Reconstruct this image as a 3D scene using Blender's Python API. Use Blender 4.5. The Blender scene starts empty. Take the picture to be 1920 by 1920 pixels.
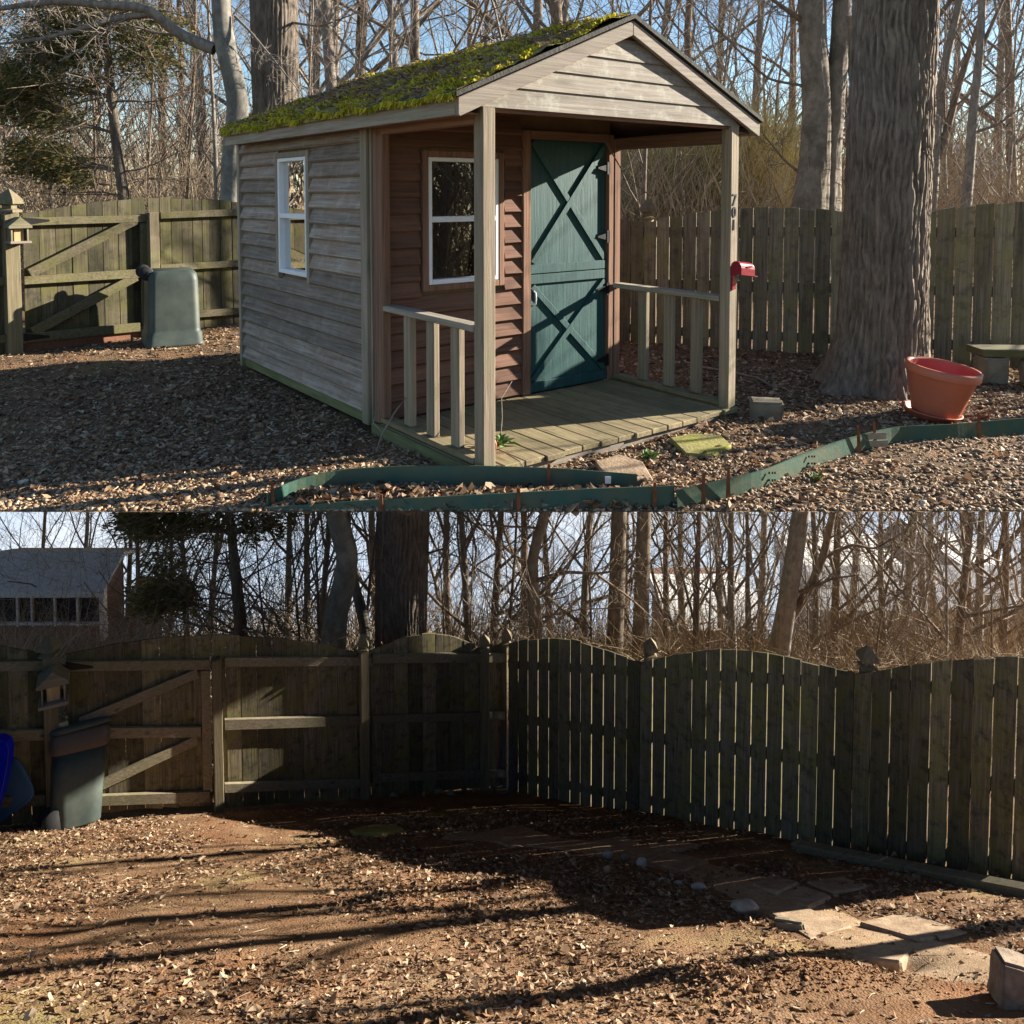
import bpy, bmesh, math, random
import numpy as np
from mathutils import Vector, Matrix

# ------------------------------------------------------------------ camera
F, PITCH, YP, EYE = 1535.17, 0.0531, 442.56, 1.42      # focal length and principal row in 1920-px units
scene = bpy.context.scene
col = scene.collection
cam_d = bpy.data.cameras.new('camera'); cam = bpy.data.objects.new('camera', cam_d); col.objects.link(cam)
cam.location = (0, 0, EYE); cam.rotation_euler = (math.pi/2 - PITCH, 0, 0)
cam_d.sensor_width = 36; cam_d.lens = F/1920*36; cam_d.shift_y = -(960-YP)/1920
cam_d.clip_start = 0.05; cam_d.clip_end = 3000
scene.camera = cam

# ------------------------------------------------------------------ light
SUN_AZ, SUN_EL = math.radians(71), math.radians(18.2)   # azimuth to the right of the view direction
world = bpy.data.worlds.new('World'); scene.world = world; world.use_nodes = True
wt = world.node_tree; wn = wt.nodes; wl = wt.links; wn.clear()
sky = wn.new('ShaderNodeTexSky'); sky.sky_type = 'NISHITA'; sky.sun_disc = False
sky.sun_elevation = SUN_EL; sky.sun_rotation = SUN_AZ; sky.air_density = 1.0; sky.dust_density = 0.15; sky.ozone_density = 2.8
bg = wn.new('ShaderNodeBackground'); bg.inputs['Strength'].default_value = 0.052
wo = wn.new('ShaderNodeOutputWorld')
tc = wn.new('ShaderNodeTexCoord'); mp = wn.new('ShaderNodeMapping'); mp.inputs['Scale'].default_value = (1.6, 1.6, 5.0)
nz = wn.new('ShaderNodeTexNoise'); nz.inputs['Scale'].default_value = 2.2; nz.inputs['Detail'].default_value = 7; nz.inputs['Roughness'].default_value = .62
rp = wn.new('ShaderNodeValToRGB'); rp.color_ramp.elements[0].position = .60; rp.color_ramp.elements[1].position = .78
mx = wn.new('ShaderNodeMixRGB'); mx.inputs['Color2'].default_value = (4.2, 4.5, 4.9, 1)
wl.new(tc.outputs['Generated'], mp.inputs['Vector']); wl.new(mp.outputs['Vector'], nz.inputs['Vector'])
wl.new(nz.outputs['Fac'], rp.inputs['Fac']); wl.new(rp.outputs['Color'], mx.inputs['Fac'])
wl.new(sky.outputs['Color'], mx.inputs['Color1']); wl.new(mx.outputs['Color'], bg.inputs['Color']); wl.new(bg.outputs['Background'], wo.inputs['Surface'])
sun_d = bpy.data.lights.new('sun', 'SUN'); sun = bpy.data.objects.new('sun', sun_d); col.objects.link(sun)
sun_d.energy = 5.0; sun_d.angle = math.radians(.5); sun_d.color = (1.0, .91, .78)
S = Vector((math.cos(SUN_EL)*math.sin(SUN_AZ), math.cos(SUN_EL)*math.cos(SUN_AZ), math.sin(SUN_EL)))
sun.rotation_euler = S.to_track_quat('Z', 'Y').to_euler(); sun.location = S*40
vs = scene.view_settings; vs.view_transform = 'Standard'; vs.look = 'None'; vs.gamma = 1; vs.exposure = 2.05; vs.use_curve_mapping = False
scene.cycles.max_bounces = 6; scene.cycles.transparent_max_bounces = 8

rnd = random.Random(7)
R = np.random.RandomState(11)

# ------------------------------------------------------------------ places: where a line of sight meets the ground
def ray(px, py):
    u = (px-960)/F; v = -(py-YP)/F
    c, s = math.cos(PITCH), math.sin(PITCH)
    y = c + v*s
    return Vector((u/y, 1.0, (-s + v*c)/y))
def at(px, py, d): r = ray(px, py); return Vector((r.x*d, d, EYE + r.z*d))
def gA(px, py, z=0.0): r = ray(px, py); return at(px, py, (z-EYE)/r.z)
SB = -ray(960, 1228).z; C0 = 1.85                     # the lower garden falls away from the camera
def zB(d): return EYE - C0 - SB*d
def gB(px, py, up=0.0): r = ray(px, py); return at(px, py, (C0-up)/(-r.z-SB))
def colA(px, d): return at(px, 361, d).x              # x of a picture column at a distance
class VPlane:                                         # the upright plane of a fence, from two points of its foot
    def __init__(s, p, q):
        s.p = Vector((p.x, p.y, 0)); t = Vector((q.x-p.x, q.y-p.y, 0)); s.t = t.normalized()
        s.n = Vector((s.t.y, -s.t.x, 0))
        if s.n.y > 0: s.n = -s.n                      # towards the camera
    def uz(s, px, py):
        r = ray(px, py); d = s.p.dot(s.n)/(r.x*s.n.x + r.y*s.n.y); P = Vector((r.x*d, r.y*d, 0))
        return (P-s.p).dot(s.t), EYE + r.z*d
    def at(s, u, z, off=0.0): P = s.p + s.t*u + s.n*off; return Vector((P.x, P.y, z))

# ------------------------------------------------------------------ helpers
MW = {}
def link(o): col.objects.link(o); return o
def tag(o, label=None, cat=None, group=None, kind=None):
    if label: o['label'] = label
    if cat: o['category'] = cat
    if group: o['group'] = group
    if kind: o['kind'] = kind
    return o
def thing(name, loc=(0, 0, 0), rz=0.0, label=None, cat=None, group=None, rot=None):
    o = link(bpy.data.objects.new(name, None)); o.empty_display_size = .2
    M = Matrix.Translation(loc) @ (rot.to_4x4() if rot is not None else Matrix.Rotation(rz, 4, 'Z'))
    o.matrix_world = M; MW[o.name] = M
    return tag(o, label, cat, group)
class MB:
    def __init__(s): s.v = []; s.f = []
    def add(s, vs, fs):
        n = len(s.v); s.v += [tuple(v) for v in vs]; s.f += [tuple(i+n for i in f) for f in fs]; return s
    def hexa(s, p):  # bottom 4 then top 4
        return s.add(p, [(3, 2, 1, 0), (4, 5, 6, 7), (0, 1, 5, 4), (1, 2, 6, 5), (2, 3, 7, 6), (3, 0, 4, 7)])
    def box(s, x0, x1, y0, y1, z0, z1):
        return s.hexa([(x0, y0, z0), (x1, y0, z0), (x1, y1, z0), (x0, y1, z0), (x0, y0, z1), (x1, y0, z1), (x1, y1, z1), (x0, y1, z1)])
    def beam(s, p, q, w, h, up=(0, 0, 1)):
        p = Vector(p); q = Vector(q); t = (q-p).normalized(); sd = t.cross(Vector(up)).normalized(); u = sd.cross(t).normalized()
        a = sd*(w/2); b = u*(h/2)
        return s.hexa([p-a-b, p+a-b, q+a-b, q-a-b, p-a+b, p+a+b, q+a+b, q-a+b])
    def prism(s, poly, vec):
        n = len(poly); vec = Vector(vec); P = [Vector(v) for v in poly]
        return s.add(P + [v+vec for v in P], [tuple(range(n))[::-1], tuple(range(n, 2*n))] + [(i, (i+1) % n, n+(i+1) % n, n+i) for i in range(n)])
    def tube(s, pts, rad, n=6, cap=True):
        V, Q = tube_np(np.array([tuple(p) for p in pts], float), np.array(rad if hasattr(rad, '__len__') else [rad]*len(pts), float), n)
        k = len(V); fs = [tuple(q) for q in Q]
        if cap: fs += [tuple(range(n))[::-1], tuple(range(k-n, k))]
        return s.add([tuple(v) for v in V], fs)
    def lathe(s, prof, n=24, M=None):
        vs = []; fs = []
        for r, z in prof:
            for i in range(n): a = 2*math.pi*i/n; vs.append(Vector((r*math.cos(a), r*math.sin(a), z)))
        if M is not None: vs = [M @ v for v in vs]
        for k in range(len(prof)-1):
            for i in range(n): j = (i+1) % n; fs.append((k*n+i, k*n+j, (k+1)*n+j, (k+1)*n+i))
        return s.add(vs, fs)
    def loft(s, rings, cap=True):
        n = len(rings[0]); vs = [v for r in rings for v in r]; fs = []
        for k in range(len(rings)-1):
            for i in range(n): j = (i+1) % n; fs.append((k*n+i, k*n+j, (k+1)*n+j, (k+1)*n+i))
        if cap: fs += [tuple(range(n))[::-1], tuple(range(len(vs)-n, len(vs)))]
        return s.add(vs, fs)
    def build(s, name, mat, parent=None, smooth=False, bevel=0.0, scale=1.0, local=True):
        vs = s.v
        if scale != 1.0: vs = [(a*scale, b*scale, c*scale) for a, b, c in vs]
        if parent is not None and not local:
            Mi = MW[parent.name].inverted(); vs = [tuple(Mi @ Vector(v)) for v in vs]
        me = bpy.data.meshes.new(name); me.from_pydata(vs, [], s.f); me.materials.append(mat)
        if bevel:
            b = bmesh.new(); b.from_mesh(me)
            bmesh.ops.bevel(b, geom=b.edges[:], offset=bevel, segments=1, affect='EDGES', clamp_overlap=True)
            b.to_mesh(me); b.free()
        if smooth: me.polygons.foreach_set('use_smooth', [True]*len(me.polygons))
        o = link(bpy.data.objects.new(name, me))
        if parent is not None: o.parent = parent
        return o
def np_mesh(name, V, Q, mat, parent=None, smooth=False, local=True):
    V = np.asarray(V, np.float64); Q = np.asarray(Q, np.int32)
    if parent is not None and not local:
        Mi = np.array(MW[parent.name].inverted()); V = V @ Mi[:3, :3].T + Mi[:3, 3]
    me = bpy.data.meshes.new(name); k = Q.shape[1]
    me.vertices.add(len(V)); me.vertices.foreach_set('co', V.astype(np.float32).ravel())
    me.loops.add(Q.size); me.loops.foreach_set('vertex_index', Q.ravel())
    me.polygons.add(len(Q)); me.polygons.foreach_set('loop_start', np.arange(len(Q), dtype=np.int32)*k)
    me.polygons.foreach_set('use_smooth', np.full(len(Q), smooth))
    me.update(calc_edges=True); me.validate(); me.materials.append(mat)
    o = link(bpy.data.objects.new(name, me))
    if parent is not None: o.parent = parent
    return o
def tube_np(P, rad, n):
    m = len(P); T = np.empty_like(P); T[1:-1] = P[2:]-P[:-2]; T[0] = P[1]-P[0]; T[-1] = P[-1]-P[-2]
    T /= np.linalg.norm(T, axis=1)[:, None]+1e-9
    ref = np.array([0.31, 0.95, 0.05]) if abs(T[:, 1].mean()) < .85 else np.array([1., .05, .1])
    A = np.cross(T, ref); A /= np.linalg.norm(A, axis=1)[:, None]+1e-9; B = np.cross(T, A)
    th = np.arange(n)*2*np.pi/n
    V = P[:, None, :] + rad[:, None, None]*(np.cos(th)[None, :, None]*A[:, None, :] + np.sin(th)[None, :, None]*B[:, None, :])
    i = np.arange(n); j = (i+1) % n; k = np.arange(m-1)[:, None]*n
    Q = np.stack([k+i, k+j, k+n+j, k+n+i], -1).reshape(-1, 4)
    return V.reshape(-1, 3), Q
def join(parts):
    Vs, Qs, n = [], [], 0
    for V, Q in parts: Vs.append(V); Qs.append(Q+n); n += len(V)
    return np.concatenate(Vs), np.concatenate(Qs)
def hash3(i, j, k, seed):
    h = (i*374761393 + j*668265263 + k*2147483647 + seed*974711) & 0x7fffffff
    h = ((h ^ (h >> 13))*1274126177) & 0x7fffffff
    return ((h ^ (h >> 16)) & 0xffff)/65535.0*2-1
def vnoise(P, seed=0):
    P = np.asarray(P, float); I = np.floor(P).astype(np.int64); f = P-I; f = f*f*(3-2*f); r = 0
    for a in (0, 1):
        for b in (0, 1):
            for c in (0, 1):
                w = (f[..., 0] if a else 1-f[..., 0])*(f[..., 1] if b else 1-f[..., 1])*(f[..., 2] if c else 1-f[..., 2])
                r = r + w*hash3(I[..., 0]+a, I[..., 1]+b, I[..., 2]+c, seed)
    return r
def fbm(P, seed=0, oct=4):
    P = np.asarray(P, float); r = 0; a = 1.0
    for o in range(oct): r = r + a*vnoise(P, seed+o); P = P*2.03+11.7; a *= .5
    return r

# ------------------------------------------------------------------ materials
def new_mat(name):
    m = bpy.data.materials.new(name); m.use_nodes = True; nt = m.node_tree; b = nt.nodes['Principled BSDF']
    b.inputs['Specular IOR Level'].default_value = .3
    return m, nt, b
def nd(nt, t, **kw):
    n = nt.nodes.new(t)
    for k, v in kw.items():
        if k in n.inputs: n.inputs[k].default_value = v
        else: setattr(n, k, v)
    return n
def ramp(nt, fac, stops):
    r = nt.nodes.new('ShaderNodeValToRGB'); e = r.color_ramp.elements
    while len(e) < len(stops): e.new(.5)
    for el, (p, c) in zip(e, stops): el.position = p; el.color = (*c, 1)
    nt.links.new(fac, r.inputs['Fac']); return r.outputs['Color']
def mixc(nt, fac, a, b, mode='MIX'):
    m = nt.nodes.new('ShaderNodeMixRGB'); m.blend_type = mode
    for k, v in (('Fac', fac), ('Color1', a), ('Color2', b)):
        if isinstance(v, (int, float)): m.inputs[k].default_value = v
        elif isinstance(v, tuple): m.inputs[k].default_value = (*v, 1)
        else: nt.links.new(v, m.inputs[k])
    return m.outputs['Color']
def math_(nt, op, a, b=0.0):
    m = nt.nodes.new('ShaderNodeMath'); m.operation = op
    for i, v in enumerate((a, b)):
        if isinstance(v, (int, float)): m.inputs[i].default_value = v
        else: nt.links.new(v, m.inputs[i])
    return m.outputs[0]
def bump(nt, b, h, strength=.4, dist=.02):
    n = nd(nt, 'ShaderNodeBump', Strength=strength, Distance=dist); nt.links.new(h, n.inputs['Height']); nt.links.new(n.outputs['Normal'], b.inputs['Normal'])
def noise(nt, vec, scale, detail=5, rough=.6, dist=0.0):
    n = nd(nt, 'ShaderNodeTexNoise', Scale=scale, Detail=detail, Roughness=rough, Distortion=dist)
    if vec is not None: nt.links.new(vec, n.inputs['Vector'])
    return n.outputs['Fac']
def wood(name, dark, light, axis='Z', tint=None, tint_amt=.5, vary=.35, foot=None, foot_z=.5, patch=None, patch_amt=0.0):
    m, nt, b = new_mat(name)
    tcn = nt.nodes.new('ShaderNodeTexCoord'); oi = nt.nodes.new('ShaderNodeObjectInfo')
    off = nd(nt, 'ShaderNodeVectorMath', operation='MULTIPLY_ADD'); cmb = nt.nodes.new('ShaderNodeCombineXYZ')
    for i in range(3): nt.links.new(math_(nt, 'MULTIPLY', oi.outputs['Random'], 13.7+i*7), cmb.inputs[i])
    add = nd(nt, 'ShaderNodeVectorMath', operation='ADD'); nt.links.new(tcn.outputs['Object'], add.inputs[0]); nt.links.new(cmb.outputs[0], add.inputs[1])
    sc = {'X': (1.2, 34, 34), 'Y': (34, 1.2, 34), 'Z': (34, 34, 1.2)}[axis]
    mpn = nd(nt, 'ShaderNodeMapping', Scale=sc); nt.links.new(add.outputs[0], mpn.inputs['Vector'])
    g = noise(nt, mpn.outputs[0], 1.6, 6, .65, .6)
    bl = noise(nt, add.outputs[0], 3.5, 5, .65)
    kn = nd(nt, 'ShaderNodeTexVoronoi', Scale=1.0); mk = nd(nt, 'ShaderNodeMapping', Scale={'X': (1.5, 7, 7), 'Y': (7, 1.5, 7), 'Z': (7, 7, 1.5)}[axis])
    nt.links.new(add.outputs[0], mk.inputs[0]); nt.links.new(mk.outputs[0], kn.inputs['Vector'])
    c = ramp(nt, g, [(.3, dark), (.7, light)])
    knf = ramp(nt, kn.outputs['Distance'], [(.05, (1, 1, 1)), (.16, (0, 0, 0))])
    c = mixc(nt, math_(nt, 'MULTIPLY', knf, .6), c, tuple(x*.35 for x in dark))
    if tint: c = mixc(nt, math_(nt, 'MULTIPLY', ramp(nt, bl, [(.42, (0, 0, 0)), (.66, (1, 1, 1))]), tint_amt), c, tint)
    if patch:
        pn = noise(nt, add.outputs[0], 9, 8, .75)
        c = mixc(nt, math_(nt, 'MULTIPLY', ramp(nt, pn, [(.5, (0, 0, 0)), (.64, (1, 1, 1))]), patch_amt), c, patch)
    if foot:
        sep = nt.nodes.new('ShaderNodeSeparateXYZ'); nt.links.new(tcn.outputs['Object'], sep.inputs[0])
        z = math_(nt, 'ADD', sep.outputs['Z'], math_(nt, 'MULTIPLY', bl, .5))
        c = mixc(nt, math_(nt, 'MULTIPLY', ramp(nt, math_(nt, 'MULTIPLY', z, 1/foot_z), [(.35, (1, 1, 1)), (1.0, (0, 0, 0))]), .8), c, foot)
    v = math_(nt, 'ADD', 1-vary/2, math_(nt, 'MULTIPLY', oi.outputs['Random'], vary))
    vc = nt.nodes.new('ShaderNodeCombineXYZ')
    for i in range(3): nt.links.new(v, vc.inputs[i])
    c = mixc(nt, 1.0, c, vc.outputs[0], 'MULTIPLY')
    nt.links.new(c, b.inputs['Base Color']); b.inputs['Roughness'].default_value = .85
    bump(nt, b, g, .5, .006)
    return m
def plain(name, c, rough=.6, metal=0.0, n_scale=6, vary=.25, bmp=.15, c2=None, coat=0):
    m, nt, b = new_mat(name); tcn = nt.nodes.new('ShaderNodeTexCoord')
    n = noise(nt, tcn.outputs['Object'], n_scale, 7, .65)
    c2 = c2 or tuple(x*(1-vary) for x in c)
    nt.links.new(ramp(nt, n, [(.35, c2), (.65, c)]), b.inputs['Base Color'])
    b.inputs['Roughness'].default_value = rough; b.inputs['Metallic'].default_value = metal
    if bmp: bump(nt, b, noise(nt, tcn.outputs['Object'], n_scale*6, 4), bmp, .01)
    return m
def island(name, stops, rough=.8, spec=.2, trans=0.0, nscale=30):
    m, nt, b = new_mat(name); g = nt.nodes.new('ShaderNodeNewGeometry'); tcn = nt.nodes.new('ShaderNodeTexCoord')
    c = ramp(nt, g.outputs['Random Per Island'], stops)
    c = mixc(nt, .5, c, ramp(nt, noise(nt, tcn.outputs['Object'], nscale, 3), [(.3, (.55, .55, .55)), (.7, (1.3, 1.3, 1.3))]), 'MULTIPLY')
    nt.links.new(c, b.inputs['Base Color']); b.inputs['Roughness'].default_value = rough; b.inputs['Specular IOR Level'].default_value = spec
    if trans:
        tr = nt.nodes.new('ShaderNodeBsdfTranslucent'); nt.links.new(c, tr.inputs['Color']); ms = nt.nodes.new('ShaderNodeMixShader'); ms.inputs[0].default_value = trans
        out = nt.nodes['Material Output']; nt.links.new(b.outputs[0], ms.inputs[1]); nt.links.new(tr.outputs[0], ms.inputs[2]); nt.links.new(ms.outputs[0], out.inputs['Surface'])
    return m
def bark(name, dark, light, patch=None, patch_amt=.5, vs=.25, scale=14, bmp=.8):
    m, nt, b = new_mat(name); tcn = nt.nodes.new('ShaderNodeTexCoord')
    mpn = nd(nt, 'ShaderNodeMapping', Scale=(1, 1, vs)); nt.links.new(tcn.outputs['Object'], mpn.inputs[0])
    n = noise(nt, mpn.outputs[0], scale, 8, .7, .5); c = ramp(nt, n, [(.35, dark), (.68, light)])
    if patch: c = mixc(nt, math_(nt, 'MULTIPLY', ramp(nt, noise(nt, tcn.outputs['Object'], 2.6, 6, .7), [(.5, (0, 0, 0)), (.62, (1, 1, 1))]), patch_amt), c, patch)
    nt.links.new(c, b.inputs['Base Color']); b.inputs['Roughness'].default_value = .9; bump(nt, b, n, bmp, .03)
    return m
M = {}
M['siding_grey'] = wood('weathered_grey_siding', (.105, .08, .062), (.35, .30, .25), 'Y', (.22, .15, .115), .65, .6, patch=(.42, .40, .36), patch_amt=.28)
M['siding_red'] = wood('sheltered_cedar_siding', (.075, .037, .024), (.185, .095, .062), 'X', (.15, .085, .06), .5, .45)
M['siding_gable'] = wood('lichened_gable_board', (.125, .11, .09), (.29, .26, .22), 'X', (.18, .15, .12), .5, .25, patch=(.36, .36, .30), patch_amt=.6)
M['trim_y'] = wood('weathered_trim_long', (.16, .13, .10), (.36, .31, .26), 'Y', (.20, .20, .12), .6, .2)
M['trim_x'] = wood('weathered_trim_cross', (.13, .105, .085), (.28, .24, .20), 'X', (.20, .185, .145), .5, .25)
M['trim_z'] = wood('weathered_upright_trim', (.17, .13, .10), (.36, .30, .24), 'Z', (.2, .2, .13), .5, .25, (.10, .11, .04), .5)
M['cedar_z'] = wood('cedar_upright_trim', (.11, .058, .037), (.235, .135, .09), 'Z', None, 0, .25)
M['cedar_x'] = wood('cedar_cross_trim', (.11, .058, .037), (.235, .135, .09), 'X', None, 0, .25)
M['cedar_y'] = wood('cedar_long_trim', (.14, .075, .05), (.28, .16, .105), 'Y', None, 0, .25)
M['post'] = wood('treated_porch_post', (.14, .105, .075), (.31, .255, .185), 'Z', (.19, .18, .11), .5, .2, (.12, .12, .04), .4)
M['deck'] = wood('algae_deck_plank', (.13, .10, .055), (.30, .24, .135), 'Y', (.19, .165, .07), .6, .4, patch=(.09, .07, .04), patch_amt=.5)
M['rim'] = wood('algae_rim_joist', (.09, .09, .04), (.22, .21, .10), 'Y', (.09, .12, .04), .6, .2)
M['fence'] = wood('weathered_fence_board', (.055, .046, .03), (.20, .165, .11), 'Z', (.12, .115, .03), .8, .8, patch=(.035, .03, .022), patch_amt=.75)
M['fence_left'] = wood('darkened_mossy_gate_board', (.03, .026, .015), (.11, .092, .052), 'Z', (.075, .072, .017), .8, .7, patch=(.025, .022, .016), patch_amt=.75)  # mossier copy of the fence wood, darkened to offset sun on the gate
M['fence_right'] = wood('glare_lightened_fence_board', (.075, .066, .046), (.26, .23, .165), 'Z', (.17, .165, .07), .8, .7, patch=(.06, .055, .04), patch_amt=.6)  # same fence wood made paler; glare on the boards put into the colour
M['rail_left'] = wood('darkened_mossy_rail', (.045, .038, .023), (.145, .12, .07), 'X', (.09, .087, .024), .7, .4)  # rail wood, likewise mossier and darkened against the sunlight there
M['rail'] = wood('weathered_fence_rail', (.09, .075, .05), (.24, .20, .14), 'X', (.13, .13, .06), .6, .4)
M['fencepost'] = wood('weathered_fence_post', (.08, .063, .038), (.21, .17, .105), 'Z', (.15, .14, .07), .6, .3)
M['redboard'] = wood('reddish_gate_foot_board', (.12, .05, .03), (.22, .10, .06), 'X', None, 0, .2)
M['pine'] = wood('pale_shed_framing', (.35, .22, .10), (.55, .38, .19), 'Z', None, 0, .2)
def door_paint():
    m, nt, b = new_mat('worn_green_door_paint'); tcn = nt.nodes.new('ShaderNodeTexCoord')
    mpn = nd(nt, 'ShaderNodeMapping', Scale=(30, 30, 1.5)); nt.links.new(tcn.outputs['Object'], mpn.inputs[0])
    n = noise(nt, mpn.outputs[0], 1.5, 6, .7); n2 = noise(nt, tcn.outputs['Object'], 14, 8, .75)
    c = ramp(nt, n, [(.3, (.011, .045, .046)), (.7, (.026, .082, .080))])
    c = mixc(nt, math_(nt, 'MULTIPLY', ramp(nt, n2, [(.55, (0, 0, 0)), (.72, (1, 1, 1))]), .35), c, (.07, .14, .12))
    nt.links.new(c, b.inputs['Base Color']); b.inputs['Roughness'].default_value = .55; bump(nt, b, n, .5, .006); return m
M['door'] = door_paint()
M['vinyl'] = plain('white_vinyl', (.78, .80, .83), .35, n_scale=3, vary=.12, bmp=.05)
M['iron'] = plain('black_iron', (.02, .02, .022), .5, .6)
M['rust'] = plain('rusty_steel', (.22, .085, .04), .85, .2, 20, .5)
M['edging'] = plain('green_painted_edging', (.018, .07, .052), .45, 0, 9, .3, .15, c2=(.06, .075, .045))
M['edging_plate'] = plain('bare_edging_plate', (.30, .27, .21), .5, .3, 14, .4)
M['red'] = plain('red_enamel', (.26, .010, .025), .35, 0, 9, .35, .05)
M['terracotta'] = plain('terracotta_plastic', (.46, .135, .07), .5, 0, 4, .25, .05, c2=(.38, .12, .075))
M['terracotta_in'] = plain('red_pot_inside', (.52, .09, .07), .5, 0, 4, .2, .05)
M['bin'] = plain('weathered_green_bin_plastic', (.032, .045, .041), .55, 0, 3.2, .3, .06, c2=(.07, .085, .07))
M['bin_brown'] = plain('brown_stained_bin_plastic', (.105, .075, .055), .5, 0, 3, .35, .06, c2=(.075, .06, .052))
M['rubber'] = plain('black_rubber', (.015, .015, .017), .7)
M['blue'] = plain('royal_blue_plastic', (.006, .012, .42), .3, 0, 2, .2, .03)
M['paleblue'] = plain('pale_blue_plastic', (.07, .16, .30), .4, 0, 2, .2, .03)
M['concrete'] = plain('pale_concrete', (.27, .205, .15), .9, 0, 14, .45, .6)
M['block'] = plain('weathered_block', (.22, .185, .13), .9, 0, 6, .4, .4)
M['stone'] = plain('field_stone', (.42, .38, .33), .9, 0, 4, .45, .5)
M['paver'] = plain('dusty_paver', (.34, .25, .165), .9, 0, 9, .35, .5, c2=(.19, .125, .075))
M['mossy_paver'] = plain('mossy_paver', (.26, .25, .05), .95, 0, 6, .3, .6, c2=(.20, .17, .07))
M['shingle'] = plain('dark_shingle', (.06, .058, .05), .9, 0, 12, .4, .5)
M['soffit'] = wood('dark_soffit_wood', (.09, .05, .035), (.19, .11, .075), 'Y', None, 0, .2)
M['inner'] = plain('shed_inner_panel', (.20, .13, .07), .8, 0, 4, .4, .1)
M['wire'] = plain('blue_grey_wire', (.08, .11, .16), .4, .5)
M['roofing'] = plain('grey_roof_shingle', (.72, .73, .74), .9, 0, 9, .25, .3)
M['screen'] = plain('dark_porch_screen', (.035, .032, .035), .8, 0, 3, .3, 0)
M['white'] = plain('white_house_trim', (.72, .71, .68), .5, 0, 3, .1, 0)
M['brick'] = plain('red_house_brick', (.26, .15, .12), .9, 0, 18, .4, .2)
M['greyside'] = plain('grey_house_siding', (.34, .35, .38), .8, 0, 4, .2, 0)
M['moss'] = island('bright_moss', [(0, (.14, .15, .016)), (.25, (.36, .34, .025)), (.7, (.62, .53, .045)), (.92, (.48, .38, .07)), (1, (.24, .2, .035))], .95, .1, .25, 12)
M['mossmat'] = plain('moss_mat', (.30, .26, .035), .95, 0, 16, .5, .8, c2=(.12, .085, .045))
M['pebble'] = island('river_pebble', [(0, (.085, .058, .036)), (.25, (.29, .20, .118)), (.5, (.17, .115, .07)), (.72, (.43, .32, .20)), (.9, (.27, .155, .082)), (1, (.50, .43, .33))], .7, .3, 0, 40)
M['leaf'] = island('dead_leaf', [(0, (.075, .04, .024)), (.22, (.20, .125, .07)), (.42, (.33, .225, .135)), (.58, (.14, .075, .042)), (.80, (.47, .365, .245)), (.92, (.26, .13, .065)), (1, (.10, .055, .035))], .75, .25, .18, 40)
M['clod'] = island('clay_clod', [(0, (.11, .055, .03)), (.5, (.21, .11, .06)), (1, (.30, .18, .10))], .95, .05, 0, 60)
M['twig'] = island('dry_twig', [(0, (.17, .125, .085)), (.5, (.31, .24, .165)), (1, (.46, .37, .26))], .9, .1, 0, 5)
M['twig_gold'] = island('golden_brush_twig', [(0, (.25, .20, .095)), (.5, (.40, .33, .165)), (1, (.5, .44, .22))], .9, .1, 0, 5)
M['branch_grey'] = bark('grey_branch_bark', (.13, .11, .09), (.30, .26, .215), None, 0, .4, 20, .4)
M['branch_brown'] = bark('brown_branch_bark', (.10, .075, .055), (.25, .19, .14), None, 0, .4, 20, .4)
M['bark_big'] = bark('furrowed_grey_bark', (.075, .058, .042), (.26, .205, .155), (.29, .24, .19), .35, .2, 26, .5)
M['bark_dark'] = bark('furrowed_brown_bark', (.06, .047, .036), (.19, .155, .12), None, 0, .2, 26, .5)
M['bark_smooth'] = bark('smooth_mottled_bark', (.10, .095, .08), (.20, .185, .155), (.30, .28, .24), .6, .7, 6, .3)
M['bark_pale'] = bark('pale_flaking_bark', (.13, .105, .078), (.26, .215, .165), (.09, .07, .05), .7, .5, 10, .4)
M['cedar_leaf'] = island('cedar_spray', [(0, (.06, .10, .045)), (.35, (.11, .13, .05)), (.65, (.20, .165, .06)), (1, (.34, .23, .08))], .8, .2, .5, 10)
M['green_leaf'] = island('green_leaf', [(0, (.06, .12, .025)), (1, (.14, .22, .06))], .6, .3, .2, 20)
def glass():
    m = bpy.data.materials.new('window_glass'); m.use_nodes = True; nt = m.node_tree; nt.nodes.clear()
    o = nt.nodes.new('ShaderNodeOutputMaterial'); t = nt.nodes.new('ShaderNodeBsdfTransparent'); t.inputs[0].default_value = (.72, .76, .76, 1)
    g = nd(nt, 'ShaderNodeBsdfGlossy', Roughness=.01); fr = nd(nt, 'ShaderNodeFresnel', IOR=1.75); ms = nt.nodes.new('ShaderNodeMixShader')
    nt.links.new(fr.outputs[0], ms.inputs[0]); nt.links.new(t.outputs[0], ms.inputs[1]); nt.links.new(g.outputs[0], ms.inputs[2]); nt.links.new(ms.outputs[0], o.inputs[0]); return m
M['glass'] = glass()
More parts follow.
